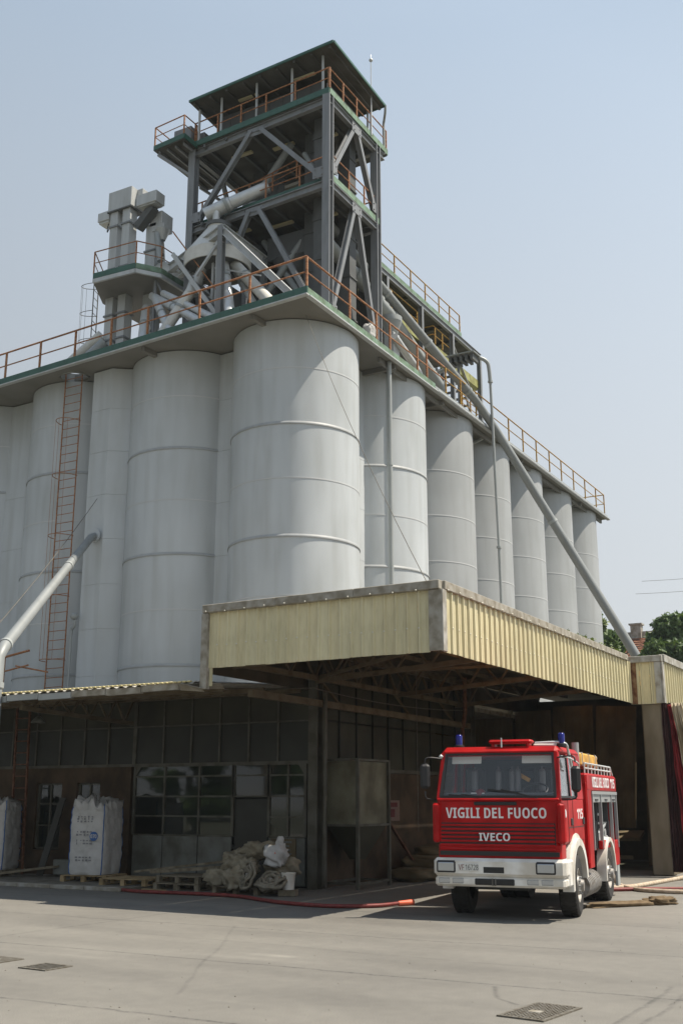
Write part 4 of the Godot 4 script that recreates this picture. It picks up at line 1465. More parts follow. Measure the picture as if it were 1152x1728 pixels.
func build_workshop() -> void:
	var t := thing("workshop_building", "dark workshop front wall under the low roof, panels over brick and a window band", "building", V(-18, 0, -21.9))
	t.position = Vector3.ZERO
	var z := -21.8
	var xs := [-13.19, -14.04, -14.86, -15.7, -16.54, -17.39, -18.29, -19.16, -19.96, -20.79, -21.64, -22.5, -23.35, -24.2, -25.05, -25.9]
	for i in xs.size() - 1:
		for r in [[2.75, 3.65, 0], [3.68, 4.42, 1]]:
			var st := S()
			box(st, V((xs[i] + xs[i + 1]) * 0.5, (r[0] + r[1]) * 0.5, z - 0.03 - rng.randf() * 0.012), V(xs[i] - xs[i + 1] - 0.035, r[1] - r[0], 0.03), Basis.from_euler(V(rng.randf_range(-0.004, 0.004), 0, 0)))
			out(st, "panel", M.wall_panel if r[2] == 1 else M.wall_panel_dark, t)
		var s2 := S()
		box(s2, V(xs[i + 1], 3.58, z - 0.01), V(0.05 if i != 5 else 0.11, 1.66, 0.05))
		out(s2, "mullion", M.wall_frame, t)
	var st := S()
	for y in [2.73, 3.665]:
		box(st, V(-19.5, y, z), V(12.8, 0.035 if y > 3 else 0.07, 0.06))
	out(st, "transom", M.wall_frame, t)
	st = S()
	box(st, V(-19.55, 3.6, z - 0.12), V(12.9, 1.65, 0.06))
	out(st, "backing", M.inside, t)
	# brick infill left of the window band, with two narrow windows
	st = S()
	for b in [[-26.0, -21.52, 0.0, 2.7], [-20.62, -20.12, 0.0, 2.7], [-19.34, -18.36, 0.0, 2.7], [-21.52, -20.62, 0.0, 0.66], [-21.52, -20.62, 2.32, 2.7], [-20.12, -19.34, 0.0, 0.9], [-20.12, -19.34, 2.32, 2.7]]:
		box(st, V((b[0] + b[1]) * 0.5, (b[2] + b[3]) * 0.5, z - 0.08), V(b[1] - b[0], b[3] - b[2], 0.2))
	out(st, "brick_infill", M.brickwork, t)
	window(t, "window", [-21.48, -21.07, -20.66], [0.7, 1.26, 1.8, 2.29], z - 0.08)
	window(t, "window", [-20.09, -19.73, -19.37], [0.93, 1.6, 2.29], z - 0.08)
	# window band
	window(t, "window", [-18.23, -17.3, -16.25, -15.27], [1.08, 1.52, 1.98, 2.45, 2.70], z, [], [[0, 0]])
	window(t, "window", [-15.25, -14.28], [1.98, 2.45, 2.70], z)
	window(t, "window", [-14.26, -13.74, -13.28], [1.08, 1.52, 1.98, 2.45, 2.70], z)
	st = S()
	for s in [[-18.23, 1.0], [-13.28, -1.0]]:
		tri(st, V(s[0], 2.72, z + 0.02), V(s[0] + 0.22 * s[1], 2.72, z + 0.02), V(s[0], 2.42, z + 0.02), V(s[0], 2.6, z - 1))
	out(st, "corner_plate", M.wall_frame, t)
	for i in 3:
		st = S()
		var a: float = [-18.23, -17.3, -16.25][i]
		var b: float = [-17.3, -16.25, -15.27][i]
		box(st, V((a + b) * 0.5, 0.55, z + 0.0), V(b - a - 0.03, 1.02, 0.05), Basis(), 0.006)
		out(st, "lower_panel", M.grey_panel, t)
	st = S()
	box(st, V(-13.77, 0.55, z), V(0.98, 1.02, 0.05), Basis(), 0.006)
	out(st, "lower_panel", M.grey_panel, t)
	st = S()
	box(st, V(-14.77, 0.97, z - 0.05), V(0.92, 1.9, 0.05), Basis(), 0.006)
	out(st, "door", M.wall_panel_dark, t)
	# warning board with unreadable grey print
	st = S()
	box(st, V(-13.83, 0.80, z + 0.045), V(0.66, 0.5, 0.02))
	var bd := out(st, "notice_board", M.dusty_panel, t)
	st = S()
	for k in 5:
		box(st, V(-13.83 + rng.randf_range(-0.04, 0.04), 0.98 - k * 0.085, z + 0.058), V(rng.randf_range(0.35, 0.52), 0.045, 0.004))
	out(st, "print", M.grey_panel, bd)
	# room behind the glass
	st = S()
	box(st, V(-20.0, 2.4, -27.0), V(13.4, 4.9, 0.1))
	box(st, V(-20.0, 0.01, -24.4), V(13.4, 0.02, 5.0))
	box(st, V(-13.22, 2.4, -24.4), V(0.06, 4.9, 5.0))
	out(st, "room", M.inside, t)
	st = S()
	box(st, V(-16.4, 0.75, -24.0), V(1.8, 0.08, 0.9))
	box(st, V(-15.9, 1.05, -24.1), V(0.4, 0.5, 0.4))
	out(st, "workbench", M.wall_frame, t)
	# corner column
	var c := thing("corner_column", "dark steel column at the corner where the two workshop walls meet", "column", V(-12.98, 0, -21.72))
	st = S()
	ibeam(st, V(0, 0, 0), V(0, 5.2, 0), 0.24, 0.26, 0.03, V(0, 0, 1))
	out(st, "shaft", M.wall_frame, c)
	st = S()
	tube(st, [V(0.28, 0.1, 0.05), V(0.28, 4.3, 0.05)], 0.05, 8)
	out(st, "downpipe", M.wall_frame, c)
	# side wall behind the fire engine
	var w := thing("panelled_wall", "dark panelled side wall running back behind the fire engine", "wall", V(-13, 0, -26))
	w.position = Vector3.ZERO
	for i in 10:
		var za := -22.0 - i * 0.84
		for r in [[2.56, 3.66, 0], [3.70, 5.1, 1]]:
			st = S()
			box(st, V(-13.03 - rng.randf() * 0.012, (r[0] + r[1]) * 0.5, za - 0.42), V(0.03, r[1] - r[0], 0.81))
			out(st, "panel", M.wall_panel, w)
		st = S()
		box(st, V(-13.0, 3.83, za - 0.84), V(0.05, 2.5, 0.035))
		out(st, "mullion", M.wall_panel_dark, w)
	st = S()
	box(st, V(-13.1, 1.27, -26.2), V(0.24, 2.54, 8.5))
	out(st, "brick_base", M.brickwork, w)
	st = S()
	box(st, V(-13.0, 2.6, -26.2), V(0.1, 0.09, 8.5))
	out(st, "transom", M.wall_frame, w)
	st = S()
	ibeam(st, V(-12.95, 0, -30.45), V(-12.95, 5.2, -30.45), 0.3, 0.3, 0.03, V(0, 0, 1))
	out(st, "end_column", M.wall_frame, w)
	# tall leaning sheets at the back of the bay
	var lp := thing("leaning_sheets", "tall dusty tan sheets leaning in the dark bay behind the fire engine", "panels", V(-11, 0, -34))
	lp.position = Vector3.ZERO
	for d in [[-15.2, 1.3, 0.0, 4.6, 0.0], [-13.75, 1.35, 0.0, 4.75, 0.01], [-12.35, 1.2, 0.1, 4.7, -0.012], [-11.05, 1.3, 0.9, 4.8, 0.008], [-9.75, 1.25, 1.1, 4.75, 0.055], [-8.55, 0.5, 0.0, 4.6, 0.02]]:
		st = S()
		var b := Basis.from_euler(V(-0.05, 0, -d[4]))
		var cc := V(d[0], (d[2] + d[3]) * 0.5, -34.3 + rng.randf_range(-0.15, 0.15))
		box(st, cc, V(d[1], d[3] - d[2], 0.05), b)
		for k in 5:
			box(st, cc + b * V(-d[1] * 0.4 + k * d[1] * 0.2, 0, 0.035), V(0.03, d[3] - d[2], 0.02), b)
		out(st, "sheet", M.dusty_panel, lp)
	st = S()
	box(st, V(-10.2, 0.85, -33.7), V(2.6, 0.08, 0.7), Basis.from_euler(V(0.3, 0.05, 0.02)))
	out(st, "fallen_plank", M.dusty_panel, lp)
	st = S()
	box(st, V(-10.5, 0.3, -32.4), V(3.2, 0.1, 0.12), Basis(UP, 0.25))
	out(st, "fallen_plank", M.dusty_panel, lp)
	var bw := thing("bay_wall", "dark rear wall of the loading bay behind the leaning sheets", "wall", V(-11, 0, -36))
	bw.position = Vector3.ZERO
	st = S()
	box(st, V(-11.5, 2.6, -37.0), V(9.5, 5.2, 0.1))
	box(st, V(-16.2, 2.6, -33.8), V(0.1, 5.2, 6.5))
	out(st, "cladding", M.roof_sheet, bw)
	# low roof in front of the wall: corrugated sheets, purlins, battered gutter
	var rf := thing("low_roof", "low corrugated roof with cream edge over the pavement, left of the canopy", "roof", V(-20, 4.2, -19.7))
	rf.position = Vector3.ZERO
	for i in 15:
		st = S()
		st.set_smooth_group(1)
		var x0 := -13.25 - i * 0.96
		for k in 24:
			var xa := x0 - 0.96 * k / 24.0
			var xb := x0 - 0.96 * (k + 1) / 24.0
			var ya := 0.025 * sin(TAU * k / 6.0)
			var yb := 0.025 * sin(TAU * (k + 1) / 6.0)
			var sag := 0.004 * (i % 3)
			quad(st, V(xa, 4.17 + ya - sag, -17.62), V(xb, 4.17 + yb - sag, -17.62), V(xb, 4.48 + yb, -21.95), V(xa, 4.48 + ya, -21.95), V(x0, 0, -19))
			quad(st, V(xa, 4.155 + ya - sag, -17.62), V(xb, 4.155 + yb - sag, -17.62), V(xb, 4.465 + yb, -21.95), V(xa, 4.465 + ya, -21.95), V(x0, 9, -19))
			st.set_smooth_group(-1)
			quad(st, V(xa, 4.17 + ya - sag, -17.62), V(xb, 4.17 + yb - sag, -17.62), V(xb, 4.155 + yb - sag, -17.62), V(xa, 4.155 + ya - sag, -17.62), V(x0, 4.16, -19))
			st.set_smooth_group(1)
		out(st, "roof_sheet", M.coping_clean, rf)
	var capm := S()
	box(capm, V(0, 0, 0), V(0.085, 0.035, 0.08), Basis(), 0.01)
	var capmesh := mesh_of(capm, M.cladding)
	for i in 70:
		put(rf, "edge_cap", capmesh, Transform3D(Basis(UP, rng.randf_range(-0.1, 0.1)), V(-13.45 - i * 0.118, 4.185, -17.6)))
	for i in 7:
		st = S()
		var xa := -13.75 - i * 0.95
		var dy: float = [0.03, 0.0, 0.012, -0.012, 0.006, -0.02, 0.01][i]
		beam(st, V(xa, 4.075 + dy, -17.66), V(xa - 0.93, 4.075 + dy - 0.008, -17.66), 0.10, 0.13)
		out(st, "gutter", M.coping if i < 3 else M.galv_dull, rf)
	st = S()
	flat_sheet(st, V(-13.75, 4.17, -17.6), V(-13.05, 4.02, -17.45), V(-13.2, 3.98, -17.75), V(-13.75, 4.03, -17.72), 0.012)
	out(st, "torn_flashing", M.coping, rf)
	st = S()
	flat_sheet(st, V(-13.5, 4.12, -17.5), V(-12.9, 4.14, -17.9), V(-13.1, 4.08, -18.3), V(-13.6, 4.06, -17.9), 0.01)
	out(st, "torn_flashing", M.coping, rf)
	for zz in [-18.4, -19.9, -21.4]:
		st = S()
		var yy: float = 4.13 + 0.30 * (-17.62 - zz) / 4.13 - 0.10
		beam(st, V(-13.2, yy, zz), V(-27.5, yy, zz), 0.07, 0.1)
		out(st, "purlin", M.truss, rf)
	for xx in [-18.32, -23.4]:
		var tr := thing("roof_truss", "dark lattice truss under the low roof, %s" % ["above the brick wall edge", "far left near the picture edge"][0 if xx > -20 else 1], "truss", V(xx, 4, -19.7))
		tr.position = Vector3.ZERO
		lattice(tr, V(xx, 3.75, -21.7), V(xx, 3.88, -17.9), V(xx, 4.34, -21.7), V(xx, 4.07, -17.8), 6, 0.05)
	# wide roof behind, between the low roof and the silos
	var fr := thing("flat_roof", "flat roof of the workshop from which the silos rise", "roof", V(-22, 4.9, -40))
	fr.position = Vector3.ZERO
	st = S()
	box(st, V(-24.0, 4.55, -41.6), V(21.9, 0.12, 39.4))
	box(st, V(-38, 4.55, -41.0), V(6, 0.12, 38.4))
	out(st, "slab", M.coping, fr)
	# closed far left part of the workshop
	st = S()
	box(st, V(-33.5, 2.2, -21.9), V(15.0, 4.5, 0.2))
	out(st, "side_wall", M.brickwork, fr)
	# hanging lamp
	var lm := thing("hanging_lamp", "small enamel lamp hanging under the low roof", "lamp", V(-19.75, 3.75, -19.9))
	st = S()
	tube(st, [V(0, 0.1, 0), V(0, 0.6, 0)], 0.012, 5)
	out(st, "cord", M.black, lm)
	st = S()
	lathe(st, V(0, 0, 0), [Vector2(0.17, -0.04), Vector2(0.18, -0.02), Vector2(0.11, 0.06), Vector2(0.04, 0.12), Vector2(0, 0.12)], 18, false)
	out(st, "shade", M.grey_panel, lm)
	# ladder leaning on the wall
	var la := thing("wall_ladder", "rust brown ladder standing in the dark against the brick wall", "ladder", V(-21.65, 0, -21.5))
	for s in [-1, 1]:
		st = S()
		beam(st, V(s * 0.23, 0.07, 0.12), V(s * 0.23 - 0.3, 4.4, -0.05), 0.05, 0.05)
		out(st, "stile", M.rust_pipe, la)
	for k in 13:
		st = S()
		var y := 0.4 + k * 0.3
		tube(st, [V(-0.23 - 0.3 * y / 4.4, y, 0.1 - 0.15 * y / 4.4), V(0.23 - 0.3 * y / 4.4, y, 0.1 - 0.15 * y / 4.4)], 0.017, 5)
		out(st, "rung", M.rust_pipe, la)

# lattice girder between a bottom chord a-b and a top chord c-d
func lattice(t, a: Vector3, b: Vector3, c: Vector3, d: Vector3, n: int, w: float, m: Material = null) -> void:
	var mm: Material = m if m else M.truss
	var st := S()
	beam(st, a, b, w * 1.7, w * 1.9)
	out(st, "bottom_chord", mm, t)
	st = S()
	beam(st, c, d, w * 1.7, w * 1.9)
	out(st, "top_chord", mm, t)
	for i in n:
		var f0 := float(i) / n
		var f1 := (i + 0.5) / n
		var f2 := (i + 1.0) / n
		for e in [[c.lerp(d, f0), a.lerp(b, f1)], [a.lerp(b, f1), c.lerp(d, f2)]]:
			st = S()
			beam(st, e[0], e[1], w * 0.85, w * 0.85)
			out(st, "web", mm, t)

# ---------------------------------------------------------------- canopy with cream corrugated fascia
func clad_mesh(w: float, h: float, rib: float, m: Material) -> ArrayMesh:
	# sheet in the x-y plane, facing +z, with one raised rib on its left edge
	var st := S()
	st.set_smooth_group(-1)
	var p := [[0.0, 0.0], [0.012, rib], [0.042, rib], [0.058, 0.0], [w * 0.62, 0.0], [w * 0.64, 0.006], [w * 0.68, 0.006], [w * 0.70, 0.0], [w - 0.004, 0.0]]
	for i in p.size() - 1:
		quad(st, V(p[i][0], 0, p[i][1]), V(p[i + 1][0], 0, p[i + 1][1]), V(p[i + 1][0], h, p[i + 1][1]), V(p[i][0], h, p[i][1]), V(w * 0.5, h * 0.5, -1))
	quad(st, V(0, 0, -0.012), V(w - 0.004, 0, -0.012), V(w - 0.004, h, -0.012), V(0, h, -0.012), V(w * 0.5, h * 0.5, 1))
	return mesh_of(st, m)

func build_canopy() -> void:
	var t := thing("canopy", "cream corrugated fascia canopy with grey coping over the yard and fire engine", "canopy", V(-10.5, 4.4, -17.5))
	t.position = Vector3.ZERO
	var y0 := 4.42
	var h := 1.12
	var mats := []
	for i in 3:
		var m: StandardMaterial3D = M.cladding.duplicate()
		m.albedo_color = [lin(0.69, 0.625, 0.40), lin(0.68, 0.61, 0.385), lin(0.705, 0.645, 0.42)][i]
		mats.append(m)
	var left := []
	var right := []
	for m in mats:
		left.append(clad_mesh(0.226, h, 0.034, m))
		right.append(clad_mesh(0.262, h, 0.042, m))
	for i in 21:
		put(t, "panel", left[(i * 7 + i / 3) % 3], Transform3D(Basis.from_euler(V(0, -0.022, 0)), V(-13.04 + i * 0.2345, y0 + rng.randf_range(-0.008, 0.004), -17.615 + i * 0.0053)))
	var b := Basis(UP, PI * 0.5)
	for i in 47:
		put(t, "panel", right[(i * 5 + i / 4) % 3], Transform3D(b, V(-7.9, y0 + rng.randf_range(-0.008, 0.004), -17.62 - i * 0.2625)))
	# backing rails that carry the sheets
	var st := S()
	for y in [4.55, 5.1]:
		beam(st, V(-13.15, y, -17.70), V(-8.05, y, -17.58), 0.05, 0.07)
		beam(st, V(-7.97, y, -17.7), V(-7.97, y, -29.4), 0.05, 0.07)
	out(st, "sheeting_rail", M.truss, t)
	# coping and corner trims
	for i in 3:
		st = S()
		var xa := -13.13 + i * 1.75
		box(st, V(xa + 0.87, 5.60, -17.575 + i * 0.04), V(1.745, 0.16, 0.16), Basis(UP, -0.022), 0.01)
		out(st, "coping", M.coping, t)
	for i in 6:
		st = S()
		box(st, V(-7.91, 5.60, -17.55 - 0.99 - i * 1.985), V(0.16, 0.16, 1.98), Basis(), 0.01)
		out(st, "coping", M.coping, t)
	st = S()
	box(st, V(-7.985, 4.97, -17.462), V(0.26, 1.09, 0.05), Basis(), 0.006)
	out(st, "corner_trim", M.coping, t)
	st = S()
	box(st, V(-7.862, 4.965, -17.53), V(0.05, 1.10, 0.17), Basis(), 0.006)
	out(st, "corner_trim", M.coping_clean, t)
	st = S()
	box(st, V(-13.07, 4.76, -17.585), V(0.16, 1.50, 0.12), Basis(), 0.006)
	out(st, "end_trim", M.coping, t)
	st = S()
	box(st, V(-12.96, 4.25, -17.64), V(0.06, 0.36, 0.03))
	out(st, "loose_strip", mats[2], t)
	# fixing screws, too small to pick apart
	st = S()
	for i in 21:
		for y in [4.86, 5.53]:
			if y > 5 and i % 2 == 1:
				continue
			box(st, V(-13.015 + i * 0.2345, y + rng.randf_range(-0.015, 0.015), -17.575 + i * 0.0053 + (0.095 if y > 5 else 0.0)), V(0.028, 0.028, 0.03), Basis(), 0.008)
	for i in 45:
		for y in [4.86, 5.53]:
			if y > 5 and i % 2 == 1:
				continue
			box(st, V(-7.862 + (0.045 if y > 5 else 0.0), y + rng.randf_range(-0.015, 0.015), -17.65 - i * 0.2625), V(0.03, 0.028, 0.028), Basis(), 0.008)
	var sc := out(st, "fixing_screws", M.screw, t)
	sc.set_meta("kind", "stuff")
	# roof sheets, some of them translucent
	for i in 18:
		for k in 3:
			st = S()
			var xa: float = [-7.98, -9.05, -11.0][k]
			var xb: float = [-9.05, -11.0, -13.05][k]
			var za := -17.75 - i * 1.06
			flat_sheet(st, V(xa, 5.42, za), V(xb, 5.38, za), V(xb, 5.38, za - 1.055), V(xa, 5.42, za - 1.055), 0.015)
			var clear: bool = (k == 0 and i < 14) or (k == 0 and i == 15) or (k == 1 and i in [6, 15])
			out(st, "translucent_sheet" if clear else "roof_sheet", M.translucent if clear else M.roof_sheet, t)
	st = S()
	box(st, V(-13.13, 5.1, -27.4), V(0.06, 0.75, 19.6))
	out(st, "upstand", M.roof_sheet, t)
	st = S()
	box(st, V(-13.2, 4.95, -19.7), V(0.06, 1.2, 4.0))
	out(st, "end_cheek", M.roof_sheet, t)
	for x in [-8.2, -9.5, -10.7, -11.9, -12.9]:
		st = S()
		beam(st, V(x, 5.30, -17.7), V(x, 5.30, -36.6), 0.06, 0.11)
		out(st, "purlin", M.truss, t)
	# girders
	var places := ["just behind the cream front fascia", "above the front of the fire engine cab", "above the rear of the fire engine", "deep in the bay behind the fire engine"]
	var zs := [-18.3, -21.6, -25.6, -29.4]
	for i in 4:
		var g := thing("roof_truss", "rust brown lattice truss under the canopy, %s" % places[i], "truss", V(-10.5, 4.5, zs[i]))
		g.position = Vector3.ZERO
		lattice(g, V(-12.9, 4.52, zs[i]), V(-8.0, 4.84 if i > 0 else 4.7, zs[i]), V(-12.9, 5.2, zs[i]), V(-8.0, 5.22, zs[i]), 6, 0.055)
	var sg := thing("side_girder", "long rust brown lattice girder over the dark side wall", "girder", V(-12.9, 4.6, -24))
	sg.position = Vector3.ZERO
	lattice(sg, V(-12.85, 4.58, -17.8), V(-12.85, 4.58, -30.2), V(-12.85, 5.2, -17.8), V(-12.85, 5.2, -30.2), 12, 0.06)
	st = S()
	beam(st, V(-12.8, 4.02, -18.8), V(-12.8, 3.98, -30.1), 0.13, 0.15)
	out(st, "tie_beam", M.truss, sg)
	st = S()
	for z in [-22.5, -26.2, -29.0]:
		beam(st, V(-12.8, 4.05, z), V(-12.85, 4.55, z + 0.8), 0.05, 0.05)
	out(st, "tie_strut", M.truss, sg)
	st = S()
	beam(st, V(-12.85, 4.60, -21.6), V(-8.05, 4.72, -18.3), 0.06, 0.07)
	out(st, "wind_brace", M.truss, sg)
	st = S()
	beam(st, V(-12.85, 4.66, -21.7), V(-9.5, 5.1, -25.5), 0.05, 0.06)
	out(st, "wind_brace", M.truss, sg)
	pipe("downpipe", "rust red downpipe with a kink at the far end of the side wall", smooth_path([V(-12.55, 5.3, -29.3), V(-12.55, 4.4, -29.3), V(-12.6, 4.2, -29.35), V(-12.75, 3.95, -29.6), V(-12.78, 3.7, -29.6), V(-12.78, 0.0, -29.6)], 3), 0.06, M.rust_pipe)
	wire("slack_cable", "thin pale slack cable under the canopy along the side wall", V(-15.5, 4.25, -18.6), V(-12.6, 4.30, -21.0), 0.02, 0.012)
	wire("slack_cable", "thin pale cable continuing from the corner column back towards the downpipe", V(-12.6, 4.30, -21.0), V(-12.5, 4.35, -29.0), 0.12, 0.012)
	wire("drop_wire", "thin cord hanging straight down beside the fire engine's left mirror", V(-11.2, 4.9, -23.3), V(-11.2, 1.2, -23.3), 0.0, 0.008)
	# second canopy block further right
	var q := thing("side_canopy", "second cream canopy block with clean coping, on the concrete post at the right", "canopy", V(-7.0, 4.4, -34))
	q.position = Vector3.ZERO
	var bm := clad_mesh(0.27, h, 0.035, mats[0])
	for i in 3:
		put(q, "panel", clad_mesh(0.27, h, 0.03, mats[i]), Transform3D(Basis(), V(-7.93 + i * 0.275, y0 - 0.03, -29.86)))
	for i in 60:
		put(q, "panel", right[(i * 5 + i / 4) % 3], Transform3D(b, V(-7.06, y0 - 0.03, -30.0 - i * 0.2625)))
	st = S()
	box(st, V(-7.52, 5.585, -29.85), V(0.99, 0.17, 0.14), Basis(), 0.01)
	out(st, "coping", M.coping_clean, q)
	for i in 8:
		st = S()
		box(st, V(-7.055, 5.60, -30.9 - i * 1.985), V(0.15, 0.2, 1.98), Basis(), 0.01)
		out(st, "coping", M.coping_clean, q)
	st = S()
	box(st, V(-7.16, 4.945, -29.83), V(0.17, 1.10, 0.06), Basis(), 0.006)
	out(st, "corner_trim", M.coping_clean, q)
	st = S()
	box(st, V(-7.045, 4.945, -29.9), V(0.05, 1.10, 0.17), Basis(), 0.006)
	out(st, "corner_trim", M.coping_clean, q)
	st = S()
	box(st, V(-7.83, 4.945, -29.845), V(0.17, 1.10, 0.03), Basis(), 0.004)
	out(st, "rusty_edge_trim", M.rusty_trim, q)
	st = S()
	box(st, V(-10.2, 5.45, -41.0), V(6.2, 0.05, 9.0))
	out(st, "roof_sheet", M.roof_sheet, q)
	for i in 8:
		st = S()
		box(st, V(-7.3, 2.2, -31.2 - i * 2.0), V(0.06, 4.4, 1.98))
		out(st, "side_sheet", M.curtain_cream if i > 4 else M.dusty_panel, q)
	var cp := thing("concrete_post", "thick weathered concrete post under the corner of the second canopy block", "column", V(-7.42, 0, -30.15))
	st = S()
	box(st, V(0, 2.2, 0), V(0.52, 4.4, 0.5), Basis(), 0.03)
	out(st, "shaft", M.post_concrete, cp)
	curtain("curtain", "dark red bunched tarpaulin hanging against the concrete post", V(-7.02, 4.4, -29.98), V(-6.98, 0.1, -29.98), 0.30, 0.36, M.curtain_dark, 5, 1)
	curtain("curtain", "bright red curtain sweeping outwards at the right picture edge", V(-6.93, 4.35, -29.9), V(-6.45, 0.05, -29.7), 0.12, 0.55, M.curtain_red, 4, 2)
	curtain("curtain", "cream curtain with brown stains hanging at the right picture edge", V(-6.72, 4.38, -29.8), V(-6.1, 0.9, -29.6), 0.28, 0.62, M.curtain_cream, 6, 3)

func curtain(n: String, label: String, a: Vector3, b: Vector3, w0: float, w1: float, m: Material, folds: int, sd: int) -> void:
	var st := S()
	st.set_smooth_group(1)
	var fn := FastNoiseLite.new()
	fn.seed = sd
	fn.frequency = 1.3
	var R := 24
	var C := folds * 8
	var g := []
	for j in R + 1:
		var f := float(j) / R
		var row := []
		for i in C + 1:
			var u := float(i) / C
			var w := lerpf(w0, w1, f)
			var c := a.lerp(b, f)
			var ph := u * folds * TAU
			row.append(c + V((u - 0.5) * w + fn.get_noise_2d(f * 2.0, u * 3.0) * 0.05, 0, 0.055 * sin(ph + f * 1.2) + 0.05 * fn.get_noise_2d(u * 4.0, f * 3.0 + 7.0)))
		g.append(row)
	for j in R:
		for i in C:
			quad(st, g[j][i], g[j][i + 1], g[j + 1][i + 1], g[j + 1][i], g[j][i] - V(0, 0, 5))
			quad(st, g[j][i] - V(0, 0, 0.02), g[j][i + 1] - V(0, 0, 0.02), g[j + 1][i + 1] - V(0, 0, 0.02), g[j + 1][i] - V(0, 0, 0.02), g[j][i] + V(0, 0, 5))
	var o := out(st, n, m, self)
	tag(o, label, "curtain")

# ---------------------------------------------------------------- trees and house beyond
func leaf_mesh(m: Material, sd: int) -> ArrayMesh:
	var r := RandomNumberGenerator.new()
	r.seed = sd
	var st := S()
	st.set_smooth_group(-1)
	for i in 7:
		var c := V(r.randf_range(-1, 1), r.randf_range(-0.8, 0.8), r.randf_range(-1, 1)) * 0.22
		var bb := Basis.from_euler(V(r.randf_range(-1.1, 1.1), r.randf_range(0, TAU), r.randf_range(-0.6, 0.6)))
		var l := r.randf_range(0.13, 0.2)
		var p := [c + bb * V(-l, 0, 0), c + bb * V(0, 0.03, l * 0.6), c + bb * V(l, 0, 0), c + bb * V(0, 0.03, -l * 0.6)]
		tri(st, p[0], p[1], p[2], c - bb * UP)
		tri(st, p[0], p[2], p[3], c - bb * UP)
	return mesh_of(st, m)

func tree(label: String, base: Vector3, h: float, lobes: Array, count: int, sd: int, lm: int, group := "") -> void:
	var t := thing("leafy_tree", label, "tree", base, 0.0, group)
	var r := RandomNumberGenerator.new()
	r.seed = sd
	var st := S()
	tube(st, smooth_path([V(0, 0, 0), V(0.1, h * 0.3, 0.05), V(-0.05, h * 0.62, 0.1), V(0.05, h * 0.9, 0)], 3), [0.32, 0.3, 0.28, 0.25, 0.23, 0.2, 0.17, 0.14, 0.1, 0.05], 8)
	for i in 12:
		var y := h * r.randf_range(0.35, 0.8)
		var a := r.randf_range(0, TAU)
		var l := h * r.randf_range(0.12, 0.22)
		tube(st, [V(0, y, 0), V(cos(a) * l * 0.5, y + l * 0.35, sin(a) * l * 0.5), V(cos(a) * l, y + l * 0.6, sin(a) * l)], [0.1, 0.06, 0.02], 5)
	out(st, "trunk", M.bark, t)
	var xs := []
	while xs.size() < count:
		var L: Array = lobes[r.randi() % lobes.size()]
		var d := V(r.randfn(), r.randfn(), r.randfn()).normalized() * pow(r.randf(), 0.45)
		var p := V(L[0], L[1], L[2]) + d * V(L[3], L[4], L[3])
		xs.append(Transform3D(Basis.from_euler(V(r.randf() * TAU, r.randf() * TAU, r.randf() * TAU)).scaled(Vector3.ONE * r.randf_range(0.7, 1.5)), p))
	var cr := put(t, "crown", scatter(leaf_mesh(M["leaf%d" % lm], sd), xs))
	cr.set_meta("kind", "stuff")

# one mesh with a copy of m at every transform
func scatter(m: ArrayMesh, xs: Array) -> ArrayMesh:
	var arr := m.surface_get_arrays(0)
	var vs: PackedVector3Array = arr[Mesh.ARRAY_VERTEX]
	var ns: PackedVector3Array = arr[Mesh.ARRAY_NORMAL]
	var ix = arr[Mesh.ARRAY_INDEX]
	var ov := PackedVector3Array()
	var on := PackedVector3Array()
	for x in xs:
		ov.append_array((x as Transform3D) * vs)
		on.append_array(Transform3D((x as Transform3D).basis, Vector3.ZERO) * ns)
	for i in on.size():
		on[i] = on[i].normalized()
	var o := []
	o.resize(Mesh.ARRAY_MAX)
	o[Mesh.ARRAY_VERTEX] = ov
	o[Mesh.ARRAY_NORMAL] = on
	if ix != null and ix.size() > 0:
		var oi := PackedInt32Array()
		for k in xs.size():
			for i in ix:
				oi.append(i + k * vs.size())
		o[Mesh.ARRAY_INDEX] = oi
	var res := ArrayMesh.new()
	res.add_surface_from_arrays(Mesh.PRIMITIVE_TRIANGLES, o)
	res.surface_set_material(0, m.surface_get_material(0))
	return res

func lobes_for(sd: int, n: int, h: float, spread: float, lowest := 0.35) -> Array:
	var r := RandomNumberGenerator.new()
	r.seed = sd
	var res := []
	for i in n:
		var f := r.randf()
		var y := h * lerpf(lowest, 0.93, f)
		var w := spread * sin(PI * clampf(lerpf(0.3, 0.97, f), 0, 1))
		var a := r.randf_range(0, TAU)
		res.append([cos(a) * w * 0.75, y, sin(a) * w * 0.75, spread * r.randf_range(0.28, 0.42), spread * r.randf_range(0.2, 0.34)])
	return res

